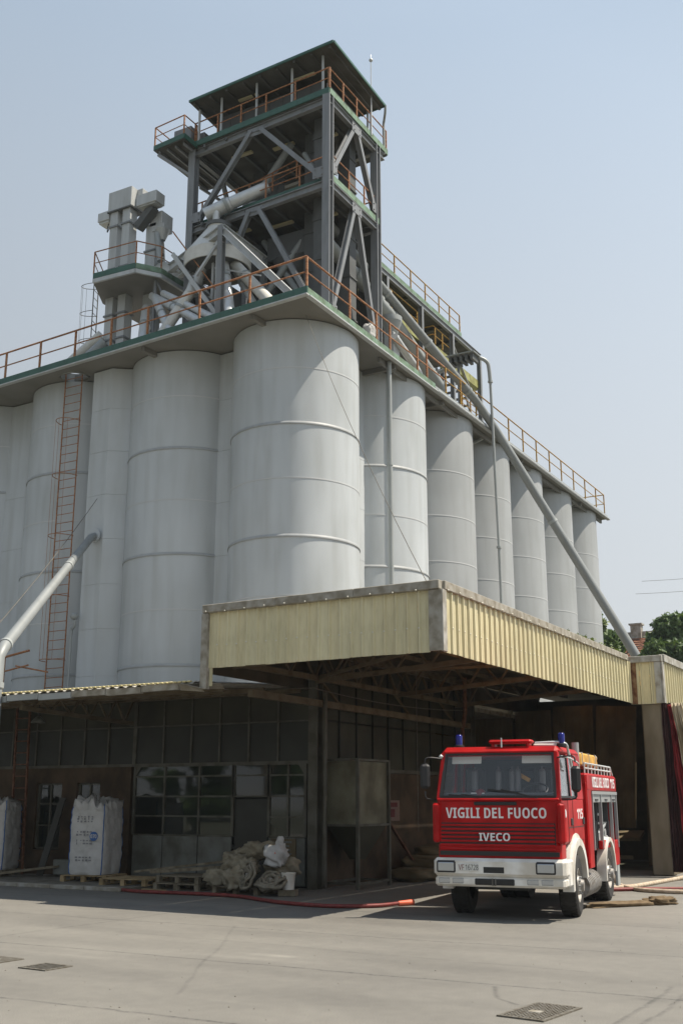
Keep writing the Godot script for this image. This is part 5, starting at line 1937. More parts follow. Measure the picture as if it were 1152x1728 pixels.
func build_background() -> void:
	tree("tall full tree rising at the right picture edge behind the second canopy block", V(-17.1, 0, -76.0), 14.9, lobes_for(1, 30, 14.9, 2.6, 0.4), 5600, 11, 1)
	tree("lower rounded tree left of the tall one, in front of the tiled roof", V(-17.8, 0, -74.0), 12.6, lobes_for(2, 20, 12.6, 1.3, 0.5), 3000, 12, 0)
	tree("slim light green tree close beside the farthest silo", V(-22.5, 0, -76.0), 15.6, lobes_for(3, 16, 15.6, 1.3), 2600, 13, 2)
	tree("small round bushy tree between the farthest silo and the slanting pipe", V(-20.9, 0, -74.5), 13.7, lobes_for(4, 16, 13.7, 1.1, 0.5), 2600, 14, 0)
	tree("dark low tree under the right picture edge behind the coping", V(-13.2, 0, -64.0), 8.6, lobes_for(5, 16, 8.6, 1.8), 2600, 15, 1)
	var mir := [["mirrored in the first window column", V(-54.0, 0, 21.0), 12.5], ["mirrored in the second window column", V(-49.5, 0, 22.0), 11.0], ["mirrored in the third window column", V(-45.5, 0, 20.0), 12.0], ["mirrored above the dark door", V(-42.3, 0, 21.0), 9.0], ["low one, mirrored in the last window column", V(-37.4, 0, 22.0), 4.2]]
	for i in 5:
		tree("tree across the yard behind the viewer, " + mir[i][0], mir[i][1], mir[i][2], lobes_for(21 + i, 18, mir[i][2], 2.9 if i < 4 else 1.6, 0.1), 2600, 31 + i, 1, "trees across the yard")
	var t := thing("tiled_house", "house with red brown tiled roof and chimney showing behind the trees", "house", V(-20.6, 1.5, -84.0))
	var st := S()
	box(st, V(0, 4.15, 0), V(12, 11.3, 8))
	out(st, "wall", M.plaster, t)
	st = S()
	for s in [-1, 1]:
		flat_sheet(st, V(-6.5, 12.35, 0), V(6.5, 12.35, 0), V(6.5, 9.6, s * 4.6), V(-6.5, 9.6, s * 4.6), 0.12 * s)
	for k in 14:
		var f := (k + 0.5) / 14.0
		box(st, V(0, 12.45 - 2.75 * f, 4.6 * f), V(13.0, 0.05, 0.12))
	var rf := out(st, "roof", M.tile, t)
	st = S()
	box(st, V(-1.0, 12.7, -0.3), V(0.8, 1.5, 0.7), Basis(), 0.02)
	box(st, V(-1.0, 13.5, -0.3), V(1.0, 0.12, 0.9))
	box(st, V(-0.6, 12.5, -0.6), V(2.6, 0.9, 0.6))
	out(st, "chimney", M.kerb, rf)
	for k in 4:
		st = S()
		box(st, V(-4.2 + k * 2.8, 7.2, 4.01), V(1.1, 1.6, 0.06))
		out(st, "window", M.black, t)
	# weeds on the coping
	var xs := []
	var r := RandomNumberGenerator.new()
	r.seed = 6
	for i in 26:
		xs.append(Transform3D(Basis(UP, r.randf() * TAU).scaled(Vector3.ONE * r.randf_range(0.14, 0.36)), V(-8.0 + r.randf_range(-0.12, 0.05), 5.70 + r.randf() * 0.06, -25.0 - r.randf() * 4.2)))
	var mi := put(self, "weeds", scatter(leaf_mesh(M.leaf2, 77), xs))
	tag(mi, "small green weeds growing on the canopy coping near its far end", "weeds", "", "stuff")

# ---------------------------------------------------------------- fire engine (local: x to its left side, y up, z forward)
func arch(st: SurfaceTool, c: Vector3, r0: float, r1: float, x0: float, x1: float, a0: float, a1: float, n := 14) -> void:
	st.set_smooth_group(-1)
	for i in n:
		var a := lerpf(a0, a1, float(i) / n)
		var b := lerpf(a0, a1, float(i + 1) / n)
		var pa := V(0, sin(a), cos(a))
		var pb := V(0, sin(b), cos(b))
		var X0 := V(x0, 0, 0)
		var X1 := V(x1, 0, 0)
		var ctr := c + (pa + pb) * 0.25 * (r0 + r1) + V((x0 + x1) * 0.5, 0, 0)
		st.set_smooth_group(1)
		quad(st, c + X0 + pa * r1, c + X1 + pa * r1, c + X1 + pb * r1, c + X0 + pb * r1, ctr)
		st.set_smooth_group(2)
		quad(st, c + X0 + pa * r0, c + X1 + pa * r0, c + X1 + pb * r0, c + X0 + pb * r0, ctr)
		st.set_smooth_group(-1)
		quad(st, c + X0 + pa * r0, c + X0 + pa * r1, c + X0 + pb * r1, c + X0 + pb * r0, ctr)
		quad(st, c + X1 + pa * r0, c + X1 + pa * r1, c + X1 + pb * r1, c + X1 + pb * r0, ctr)
	st.set_smooth_group(-1)

func wheel(t, c: Vector3, s: float, r: float, turn := 0.0) -> void:
	var b := Basis(UP, turn) * Basis(V(0, 0, 1), -PI * 0.5 * s)
	var st := S()
	lathe(st, c, [Vector2(0.27, -0.14), Vector2(r - 0.06, -0.155), Vector2(r - 0.01, -0.13), Vector2(r, -0.07), Vector2(r, 0.07), Vector2(r - 0.01, 0.13), Vector2(r - 0.06, 0.155), Vector2(0.29, 0.14), Vector2(0.28, 0.06)], 40, true, b)
	for k in 36:
		var a := TAU * k / 36.0
		for q in [-0.075, 0.075]:
			box(st, c + b * V(cos(a) * (r + 0.001), q, sin(a) * (r + 0.001)), V(0.014, 0.10, 0.035), b * Basis(UP, -a))
	var w := out(st, "wheel", M.rubber, t)
	st = S()
	lathe(st, c, [Vector2(0.29, 0.12), Vector2(0.27, 0.14), Vector2(0.25, 0.05), Vector2(0.17, 0.09), Vector2(0.15, 0.14), Vector2(0.10, 0.17), Vector2(0.09, 0.22), Vector2(0.0, 0.23)], 32, true, b)
	out(st, "rim", M.hub, w)
	st = S()
	for k in 8:
		var a := TAU * k / 8.0
		lathe(st, c + b * V(cos(a) * 0.208, 0.068, sin(a) * 0.208), [Vector2(0.03, 0.0), Vector2(0.03, 0.008), Vector2(0, 0.009)], 10, true, b * Basis(V(-sin(a), 0, cos(a)), -0.4))
	out(st, "rim_hole", M.black, w)
	st = S()
	for k in 10:
		var a := TAU * (k + 0.5) / 10.0
		lathe(st, c + b * V(cos(a) * 0.135, 0.14, sin(a) * 0.135), [Vector2(0.014, 0.0), Vector2(0.014, 0.04), Vector2(0, 0.042)], 6, true, b)
	out(st, "wheel_nut", M.alu, w)

func build_truck() -> void:
	var t := thing("fire_engine", "red fire engine with white bumper parked under the canopy edge", "fire engine", V(-7.02, 0, -17.62), deg_to_rad(7.64))
	var st := S()
	# chassis and running gear
	box(st, V(0, 0.62, -3.0), V(0.9, 0.3, 5.7))
	box(st, V(0, 0.5, -1.2), V(1.7, 0.14, 0.14))
	box(st, V(0, 0.5, -4.55), V(1.7, 0.2, 0.2))
	box(st, V(0, 0.62, -0.35), V(1.9, 0.2, 0.2))
	out(st, "chassis", M.black, t)
	for s in [-1, 1]:
		wheel(t, V(s * 0.93, 0.5, -1.2), s, 0.5, 0.06)
		wheel(t, V(s * 0.93, 0.5, -4.55), s, 0.5)
		st = S()
		lathe(st, V(s * 0.62, 0.5, -4.55), [Vector2(0.2, -0.13), Vector2(0.5, -0.13), Vector2(0.5, 0.13), Vector2(0.2, 0.13)], 32, true, Basis(V(0, 0, 1), -PI * 0.5))
		out(st, "inner_tyre", M.rubber, t)
	# cab lower body
	st = S()
	box(st, V(0, 1.56, -1.08), V(2.1, 0.76, 2.12), Basis(), 0.05)
	box(st, V(0, 1.08, -0.22), V(2.06, 0.26, 0.42), Basis(), 0.03)
	box(st, V(0, 0.98, -2.03), V(2.08, 0.62, 0.26), Basis(), 0.03)
	box(st, V(0, 1.15, -1.2), V(1.5, 0.3, 1.6))
	var cab := out(st, "cab", M.red, t)
	st = S()
	box(st, V(0, 1.905, -0.02), V(2.08, 0.05, 0.08), Basis(), 0.02)
	box(st, V(0, 2.70, -1.22), V(2.02, 0.16, 1.92), Basis(), 0.07)
	box(st, V(0, 2.69, -0.30), V(1.98, 0.10, 0.2), Basis(), 0.045)
	out(st, "roof", M.red, cab)
	for s in [-1, 1]:
		st = S()
		beam(st, V(s * 1.01, 1.9, -0.05), V(s * 0.965, 2.68, -0.27), 0.09, 0.11, V(0, 0, 1), 0.02)
		out(st, "pillar", M.red, cab)
		st = S()
		beam(st, V(s * 1.02, 1.9, -1.0), V(s * 0.975, 2.66, -1.03), 0.06, 0.12, V(0, 0, 1), 0.015)
		out(st, "pillar", M.red, cab)
		st = S()
		box(st, V(s * 0.995, 2.29, -1.83), V(0.07, 0.8, 0.66), Basis(V(0, 0, 1), s * 0.055), 0.02)
		out(st, "rear_quarter", M.red, cab)
		st = S()
		flat_sheet(st, V(s * 1.02, 1.95, -0.14), V(s * 1.025, 1.95, -0.95), V(s * 0.985, 2.6, -0.97), V(s * 0.975, 2.6, -0.31), 0.008)
		out(st, "door_window", M.windscreen, cab)
		st = S()
		flat_sheet(st, V(s * 1.025, 1.95, -1.07), V(s * 1.025, 1.95, -1.48), V(s * 0.985, 2.6, -1.48), V(s * 0.985, 2.6, -1.08), 0.008)
		out(st, "rear_window", M.windscreen, cab)
		# window rubbers
		st = S()
		for e in [[V(1.035, 1.945, -0.11), V(1.035, 1.945, -1.5)], [V(0.99, 2.615, -0.28), V(0.99, 2.615, -1.5)], [V(1.035, 1.945, -0.11), V(0.985, 2.615, -0.29)], [V(1.035, 1.945, -1.5), V(0.99, 2.615, -1.5)], [V(1.035, 1.945, -0.94), V(0.99, 2.6, -0.96)]]:
			beam(st, e[0] * V(s, 1, 1), e[1] * V(s, 1, 1), 0.03, 0.035)
		out(st, "window_rubber", M.black, cab)
		# door joint, handles
		st = S()
		box(st, V(s * 1.052, 1.55, -0.62), V(0.006, 0.74, 0.012))
		box(st, V(s * 1.052, 1.55, -1.06), V(0.006, 0.74, 0.012))
		box(st, V(s * 1.052, 1.45, -1.35), V(0.006, 0.012, 1.45))
		out(st, "door_joint", M.black, cab)
		for z in [-0.92, -2.02]:
			st = S()
			box(st, V(s * 1.055, 1.54, z), V(0.025, 0.12, 0.15), Basis(), 0.01)
			out(st, "door_handle", M.black, cab)
	st = S()
	box(st, V(0, 2.3, -2.12), V(1.96, 0.82, 0.06))
	out(st, "rear_wall", M.red, cab)
	st = S()
	box(st, V(0, 1.98, -1.1), V(1.96, 0.06, 1.95))
	box(st, V(0, 2.3, -2.06), V(1.85, 0.72, 0.03))
	box(st, V(0, 1.97, -0.28), V(1.86, 0.1, 0.34), Basis(), 0.03)
	var ins := out(st, "cab_interior", M.cab_inside, t)
	for x in [-0.62, -0.2, 0.2, 0.6]:
		st = S()
		box(st, V(x, 2.2, -1.0 if absf(x) > 0.5 else -1.5), V(0.36, 0.5, 0.12), Basis(), 0.05)
		out(st, "seat_back", M.black, ins)
	for x in [-0.56, -0.14, 0.1, 0.2, 0.62]:
		st = S()
		tube(st, [V(x, 2.05, -0.72), V(x, 2.36, -0.74)], 0.055, 12)
		lathe(st, V(x, 2.36, -0.74), [Vector2(0.055, 0), Vector2(0.04, 0.05), Vector2(0.015, 0.06), Vector2(0.015, 0.1), Vector2(0, 0.1)], 12, false)
		out(st, "air_cylinder", M.dull_steel, ins)
	st = S()
	box(st, V(0.3, 2.27, -0.8), V(0.2, 0.07, 0.05), Basis(V(0, 0, 1), -0.5), 0.01)
	box(st, V(0.18, 2.2, -0.8), V(0.06, 0.14, 0.05), Basis(V(0, 0, 1), -0.2), 0.01)
	out(st, "reflective_strap", M.yellow, ins)
	st = S()
	var wc := V(0.55, 2.06, -0.45)
	var pts := []
	for k in 25:
		var a := TAU * k / 24.0
		pts.append(wc + Basis(V(1, 0, 0), 0.55) * V(cos(a) * 0.21, 0, sin(a) * 0.21))
	tube(st, pts, 0.016, 6)
	out(st, "steering_wheel", M.black, ins)
	for x in [-0.59, 0.63]:
		st = S()
		box(st, V(x, 2.575, -0.335), V(0.52, 0.16, 0.02), Basis(V(1, 0, 0), -0.25), 0.01)
		out(st, "sun_visor", M.paper, ins)
	st = S()
	lathe(st, V(-0.33, 1.97, -0.2), [Vector2(0.1, 0), Vector2(0.09, 0.06), Vector2(0.05, 0.1), Vector2(0, 0.11)], 14, false)
	out(st, "red_cap", M.red_dark, ins)
	st = S()
	box(st, V(-0.36, 2.0, -0.13), V(0.24, 0.035, 0.02), Basis(), 0.008)
	out(st, "white_band", M.paper, ins)
	# windscreen with rubber, wipers
	st = S()
	flat_sheet(st, V(-0.95, 1.95, -0.035), V(0.95, 1.95, -0.035), V(0.91, 2.66, -0.245), V(-0.91, 2.66, -0.245), 0.01)
	out(st, "windscreen", M.windscreen, cab)
	st = S()
	for e in [[V(-0.98, 1.945, -0.02), V(0.98, 1.945, -0.02)], [V(-0.93, 2.665, -0.235), V(0.93, 2.665, -0.235)], [V(-0.97, 1.945, -0.02), V(-0.92, 2.665, -0.235)], [V(0.97, 1.945, -0.02), V(0.92, 2.665, -0.235)]]:
		beam(st, e[0], e[1], 0.05, 0.04, V(0, 0, 1))
	out(st, "windscreen_rubber", M.black, cab)
	for q in [[V(-0.28, 1.95, 0.0), V(-0.62, 1.99, -0.03)], [V(0.68, 1.93, 0.0), V(0.06, 2.07, -0.04)]]:
		st = S()
		beam(st, q[0], q[1], 0.02, 0.02)
		beam(st, q[1] + V(-0.22, -0.005, 0.004), q[1] + V(0.3, -0.06, 0.006), 0.014, 0.03)
		out(st, "wiper", M.black, cab)
	# front face: vent slot, lettering, grille slats, badge, corner vanes
	st = S()
	box(st, V(-0.035, 1.84, -0.012), V(0.72, 0.055, 0.06), Basis(), 0.01)
	out(st, "vent_slot", M.black, cab)
	word(cab, "lettering", "VIGILI DEL FUOCO", M.letter, 0.165, Transform3D(Basis(), V(-0.035, 1.685, -0.014)), "Droid Sans", 1.70)
	for k in 7:
		st = S()
		box(st, V(-0.03, 1.49 - k * 0.063, -0.012), V(1.93, 0.036, 0.05), Basis(V(1, 0, 0), -0.35), 0.01)
		out(st, "grille_slat", M.red, cab)
	st = S()
	box(st, V(-0.03, 1.30, -0.022), V(1.95, 0.46, 0.02))
	out(st, "grille_back", M.black, cab)
	word(cab, "badge", "IVECO", M.letter, 0.125, Transform3D(Basis(), V(-0.055, 1.305, 0.03)), "Droid Sans", 0.52)
	st = S()
	box(st, V(0, 1.045, 0.0), V(2.0, 0.07, 0.03))
	out(st, "lower_grille", M.black, cab)
	for s in [-1, 1]:
		st = S()
		box(st, V(s * 1.04, 1.53, -0.03), V(0.13, 0.64, 0.17), Basis(UP, s * 0.5), 0.035)
		out(st, "corner_vane", M.red, cab)
	# bumper
	st = S()
	box(st, V(0, 0.825, -0.12), V(2.2, 0.29, 0.40), Basis(), 0.05)
	box(st, V(0, 0.60, -0.125), V(2.16, 0.155, 0.37), Basis(), 0.035)
	for s in [-1, 1]:
		box(st, V(s * 1.055, 0.74, -0.42), V(0.1, 0.42, 0.36), Basis(), 0.03)
		box(st, V(s * 1.0, 1.08, -0.10), V(0.04, 0.24, 0.1), Basis(), 0.01)
	var bu := out(st, "bumper", M.white, t)
	for s in [-1, 1]:
		st = S()
		box(st, V(s * 0.83 - 0.05, 0.83, 0.072), V(0.34, 0.2, 0.05), Basis(), 0.03)
		var hf := out(st, "headlight_frame", M.black, bu)
		st = S()
		box(st, V(s * 0.83 - 0.05, 0.83, 0.088), V(0.29, 0.155, 0.035), Basis(), 0.025)
		var hl := out(st, "headlight", M.lens, bu)
		for k in 2:
			st = S()
			var x: float = [-0.92, -0.685][k] if s < 0 else [0.56, 0.795][k]
			box(st, V(x, 0.612, 0.055), V(0.20, 0.085, 0.03), Basis(), 0.012)
			out(st, "indicator" if (k == 0) == (s < 0) else "fog_lamp", M.lens, bu)
	for q in [[-0.075, 0.79, 0.37, 0.12], [-0.07, 0.605, 0.66, 0.10]]:
		st = S()
		box(st, V(q[0], q[1], 0.066), V(q[2], q[3], 0.03), Basis(), 0.014)
		out(st, "bumper_slot", M.black, bu)
	st = S()
	tube(st, [V(-0.10, 0.66, 0.085), V(-0.10, 0.55, 0.085), V(-0.05, 0.55, 0.085), V(-0.05, 0.66, 0.085)], 0.012, 6)
	out(st, "tow_eye", M.iron, bu)
	st = S()
	box(st, V(-0.50, 0.825, 0.087), V(0.35, 0.115, 0.008), Basis(), 0.003)
	var pl := out(st, "number_plate", M.paper, bu)
	word(pl, "plate_letters", "VF", M.red_dark, 0.085, Transform3D(Basis(), V(-0.615, 0.825, 0.088)), "Droid Sans", 0.095, false)
	word(pl, "plate_digits", "16728", M.black, 0.085, Transform3D(Basis(), V(-0.44, 0.825, 0.088)), "Droid Sans", 0.215, false)
	# white mudguards
	for s in [-1, 1]:
		st = S()
		var xa: float = minf(s * 0.93, s * 1.115)
		var xb: float = maxf(s * 0.93, s * 1.115)
		arch(st, V(0, 0.55, -1.2), 0.60, 0.72, xa, xb, -0.15, PI * 0.98)
		arch(st, V(0, 0.55, -1.2), 0.72, 0.80, minf(s * 0.98, s * 1.06), maxf(s * 0.98, s * 1.06), 0.2, PI * 0.85)
		out(st, "mudguard", M.white, t)
		st = S()
		arch(st, V(0, 0.55, -4.55), 0.56, 0.64, xa, xb, -0.25, PI * 1.02)
		out(st, "mudguard", M.white, t)
	# mirrors, beacons, horn bar, aerial, rails
	for q in [[-1.24, 2.29, 0.0, -1], [1.30, 2.23, -0.12, 1]]:
		st = S()
		box(st, V(q[0], q[1], q[2]), V(0.17, 0.42, 0.10), Basis(UP, q[3] * -0.25), 0.045)
		var mr := out(st, "mirror", M.black, t)
		st = S()
		tube(st, smooth_path([V(q[3] * 0.98, 2.58, -0.2), V(q[0] * 0.97, 2.60, q[2] - 0.02), V(q[0], 2.5, q[2])], 3), 0.014, 6)
		out(st, "mirror_arm", M.black, mr)
		st = S()
		tube(st, smooth_path([V(q[3] * 1.02, 1.9, -0.2), V(q[0] * 0.98, 1.92, q[2]), V(q[0], 2.04, q[2])], 3), 0.014, 6)
		out(st, "mirror_arm", M.black, mr)
	for q in [[-0.78, -0.55], [1.0, -0.62]]:
		st = S()
		lathe(st, V(q[0], 2.77, q[1]), [Vector2(0.085, 0), Vector2(0.085, 0.05), Vector2(0.06, 0.06)], 16)
		var bb := out(st, "beacon_base", M.black, t)
		st = S()
		lathe(st, V(q[0], 2.83, q[1]), [Vector2(0.056, 0), Vector2(0.058, 0.15), Vector2(0.045, 0.175), Vector2(0, 0.18)], 18, false)
		out(st, "beacon", M.blue_lamp, bb)
	st = S()
	box(st, V(0.18, 2.86, -0.42), V(0.74, 0.065, 0.30), Basis(), 0.03)
	for x in [-0.12, 0.48]:
		box(st, V(x, 2.80, -0.42), V(0.06, 0.08, 0.2), Basis(), 0.015)
	out(st, "horn_bar", M.red, t)
	st = S()
	box(st, V(0.72, 2.80, -0.75), V(0.4, 0.06, 0.4), Basis(), 0.02)
	out(st, "roof_hatch", M.white, t)
	st = S()
	tube(st, [V(0.06, 2.76, -0.2), V(0.06, 2.92, -0.2)], 0.012, 6)
	out(st, "aerial", M.galv, t)
	st = S()
	tube(st, smooth_path([V(0.55, 2.84, -0.6), V(1.03, 2.84, -0.6), V(1.08, 2.7, -0.75), V(1.09, 2.45, -0.95)], 4), 0.022, 8)
	out(st, "grab_rail", M.galv, t)
	st = S()
	tube(st, smooth_path([V(1.06, 2.6, -0.2), V(1.14, 2.58, -0.5), V(1.2, 2.5, -1.0), V(1.14, 2.4, -1.3)], 4), 0.014, 6)
	out(st, "grab_rail", M.galv, t)
	st = S()
	lathe(st, V(-0.98, 2.62, -0.1), [Vector2(0, -0.04), Vector2(0.045, 0), Vector2(0, 0.04)], 10, false)
	out(st, "side_lamp", M.galv, t)
	st = S()
	tube(st, [V(0.93, 1.9, -2.28), V(0.93, 2.92, -2.28)], 0.065, 14)
	out(st, "air_stack", M.galv_dull, t)
	# door lettering
	word(t, "lettering", "115", M.letter, 0.17, Transform3D(Basis(UP, PI * 0.5), V(1.050, 1.66, -1.72)), "Droid Sans", 0.52)
	st = S()
	lathe(st, V(1.048, 1.68, -0.4), [Vector2(0.07, 0), Vector2(0.07, 0.006), Vector2(0, 0.007)], 6, true, Basis(V(0, 0, 1), -PI * 0.5))
	out(st, "door_crest", M.letter, t)
	# equipment body
	st = S()
	box(st, V(0, 2.215, -4.22), V(2.16, 0.33, 3.6), Basis(), 0.035)
	box(st, V(0, 1.5, -2.47), V(2.14, 1.44, 0.10), Basis(), 0.02)
	box(st, V(1.03, 1.45, -2.66), V(0.09, 1.5, 0.44), Basis(), 0.015)
	box(st, V(-1.03, 1.45, -4.2), V(0.09, 1.3, 3.5), Basis(), 0.015)
	box(st, V(0, 1.5, -5.99), V(2.14, 1.5, 0.08), Basis(), 0.02)
	box(st, V(1.04, 1.06, -4.6), V(0.08, 0.16, 1.5), Basis(), 0.012)
	box(st, V(1.04, 0.85, -5.6), V(0.08, 0.5, 0.75), Basis(), 0.012)
	box(st, V(0, 1.0, -4.4), V(1.9, 0.06, 3.0))
	var bd := out(st, "equipment_body", M.red, t)
	st = S()
	box(st, V(0.2, 1.55, -4.2), V(0.05, 1.1, 3.3))
	for z in [-3.9, -5.22]:
		box(st, V(0.6, 1.5, z), V(0.8, 1.0, 0.04))
	box(st, V(0.6, 1.45, -4.55), V(0.75, 0.03, 1.25))
	out(st, "locker_inside", M.cab_inside, bd)
	st = S()
	box(st, V(1.085, 2.03, -4.4), V(0.03, 0.06, 3.1))
	for z in [-2.93, -3.9, -5.22, -5.88]:
		box(st, V(1.065, 1.5, z), V(0.06, 1.0 if z > -5.0 else 1.1, 0.05))
	out(st, "locker_frame", M.alu, bd)
	for q in [[-2.96, -3.87], [-3.93, -5.19], [-5.25, -5.85]]:
		st = S()
		box(st, V(1.05, 1.925, (q[0] + q[1]) * 0.5), V(0.05, 0.15, q[0] - q[1]), Basis(), 0.01)
		var sh := out(st, "rolled_shutter", M.alu, bd)
		st = S()
		box(st, V(1.08, 1.90, (q[0] + q[1]) * 0.5), V(0.02, 0.03, 0.3))
		out(st, "shutter_handle", M.black, sh)
	for z in [-3.15, -3.42]:
		st = S()
		lathe(st, V(0.92, 0.98, z), [Vector2(0, 0), Vector2(0.085, 0), Vector2(0.09, 0.03), Vector2(0.09, 0.45), Vector2(0.05, 0.52), Vector2(0.025, 0.54), Vector2(0.025, 0.6), Vector2(0, 0.6)], 16)
		var ex := out(st, "extinguisher", M.red, bd)
		st = S()
		lathe(st, V(0.92, 1.14, z), [Vector2(0.092, 0), Vector2(0.092, 0.14)], 16)
		box(st, V(0.95, 1.60, z), V(0.12, 0.05, 0.04))
		out(st, "label_band", M.paper, ex)
	st = S()
	box(st, V(0.75, 1.62, -4.4), V(0.4, 0.05, 0.7), Basis(), 0.02)
	box(st, V(0.8, 1.2, -4.25), V(0.35, 0.22, 0.3), Basis(), 0.03)
	tube(st, [V(0.95, 1.15, -4.5), V(0.95, 1.15, -5.1)], 0.06, 12)
	tube(st, [V(0.95, 1.3, -4.45), V(0.95, 1.42, -4.95)], 0.04, 10)
	lathe(st, V(0.95, 1.25, -4.85), [Vector2(0.09, 0), Vector2(0.09, 0.04), Vector2(0, 0.05)], 14, true, Basis(V(0, 0, 1), -PI * 0.5))
	out(st, "pump_fittings", M.alu, bd)
	st = S()
	box(st, V(0.7, 1.3, -5.5), V(0.5, 0.4, 0.4), Basis(), 0.03)
	tube(st, [V(0.95, 1.5, -3.75), V(0.95, 1.0, -3.75)], 0.05, 10)
	out(st, "hose_reel", M.black, bd)
	word(bd, "lettering", "VIGILI DEL FUOCO", M.letter, 0.19, Transform3D(Basis(UP, PI * 0.5), V(1.081, 2.22, -4.02)), "Droid Sans", 2.05)
	word(bd, "lettering", "115", M.letter, 0.19, Transform3D(Basis(UP, PI * 0.5), V(1.081, 2.22, -5.5)), "Droid Sans", 0.52)
	st = S()
	box(st, V(1.04, 0.42, -5.78), V(0.06, 0.45, 0.3), Basis(), 0.01)
	out(st, "mud_flap", M.galv_dull, t)
	st = S()
	box(st, V(1.045, 0.66, -5.6), V(0.06, 0.07, 0.7), Basis(), 0.01)
	out(st, "side_marker", M.red_dark, t)
	st = S()
	tube(st, [V(0.86, 0.42, -2.22), V(0.86, 0.42, -3.5)], 0.215, 20)
	for k in 9:
		tube(st, [V(0.86, 0.42, -2.3 - k * 0.14), V(0.86, 0.42, -2.34 - k * 0.14)], 0.225, 20)
	out(st, "air_tank", M.hub, t)
	# roof rack and its load
	st = S()
	for x in [-0.98, 1.02]:
		for y in [2.47, 2.56]:
			tube(st, [V(x, y, -2.6), V(x, y, -5.7)], 0.018, 6)
		for k in 9:
			tube(st, [V(x, 2.38, -2.6 - k * 0.385), V(x, 2.57, -2.6 - k * 0.385)], 0.015, 6)
	tube(st, [V(1.02, 2.4, -5.95), V(1.02, 2.56, -5.7)], 0.02, 6)
	out(st, "roof_rack", M.galv, t)
	st = S()
	box(st, V(0.72, 2.64, -3.6), V(0.46, 0.24, 1.9), Basis(), 0.03)
	box(st, V(0.66, 2.60, -5.0), V(0.34, 0.16, 0.7), Basis(), 0.03)
	var ld := out(st, "yellow_case", M.yellow, t)
	st = S()
	for z in [-2.85, -3.6, -4.35]:
		box(st, V(0.72, 2.64, z), V(0.475, 0.255, 0.05), Basis(), 0.008)
	box(st, V(0.74, 2.79, -3.3), V(0.1, 0.06, 0.12), Basis(), 0.02)
	box(st, V(0.86, 2.72, -4.75), V(0.12, 0.12, 0.14), Basis(), 0.04)
	out(st, "case_strap", M.hub, ld)
	st = S()
	box(st, V(-0.2, 2.5, -4.0), V(1.0, 0.16, 2.6), Basis(), 0.03)
	out(st, "ladder_stack", M.alu, t)

# ---------------------------------------------------------------- goods on the pavement
func pallet(label: String, at: Vector3, turn: float, m: Material, group := "") -> Node3D:
	var t := thing("pallet", label, "pallet", at, turn, group)
	var top := S()
	box(top, V(0, 0, 0), V(1.2, 0.022, 0.10), Basis(), 0.003)
	var tm := mesh_of(top, m)
	for i in 7:
		put(t, "slat", tm, Transform3D(Basis(UP, rng.randf_range(-0.008, 0.008)), V(rng.randf_range(-0.01, 0.01), 0.133, -0.45 + i * 0.15)))
	for x in [-0.55, 0.0, 0.55]:
		var st := S()
		box(st, V(x, 0.011, 0), V(0.1, 0.022, 1.0))
		box(st, V(x, 0.111, 0), V(0.1, 0.020, 1.0))
		out(st, "board", m, t)
		st = S()
		for z in [-0.45, 0.0, 0.45]:
			st = S()
			box(st, V(x, 0.061, z), V(0.1, 0.078, 0.1))
			out(st, "block", m, t)
	return t

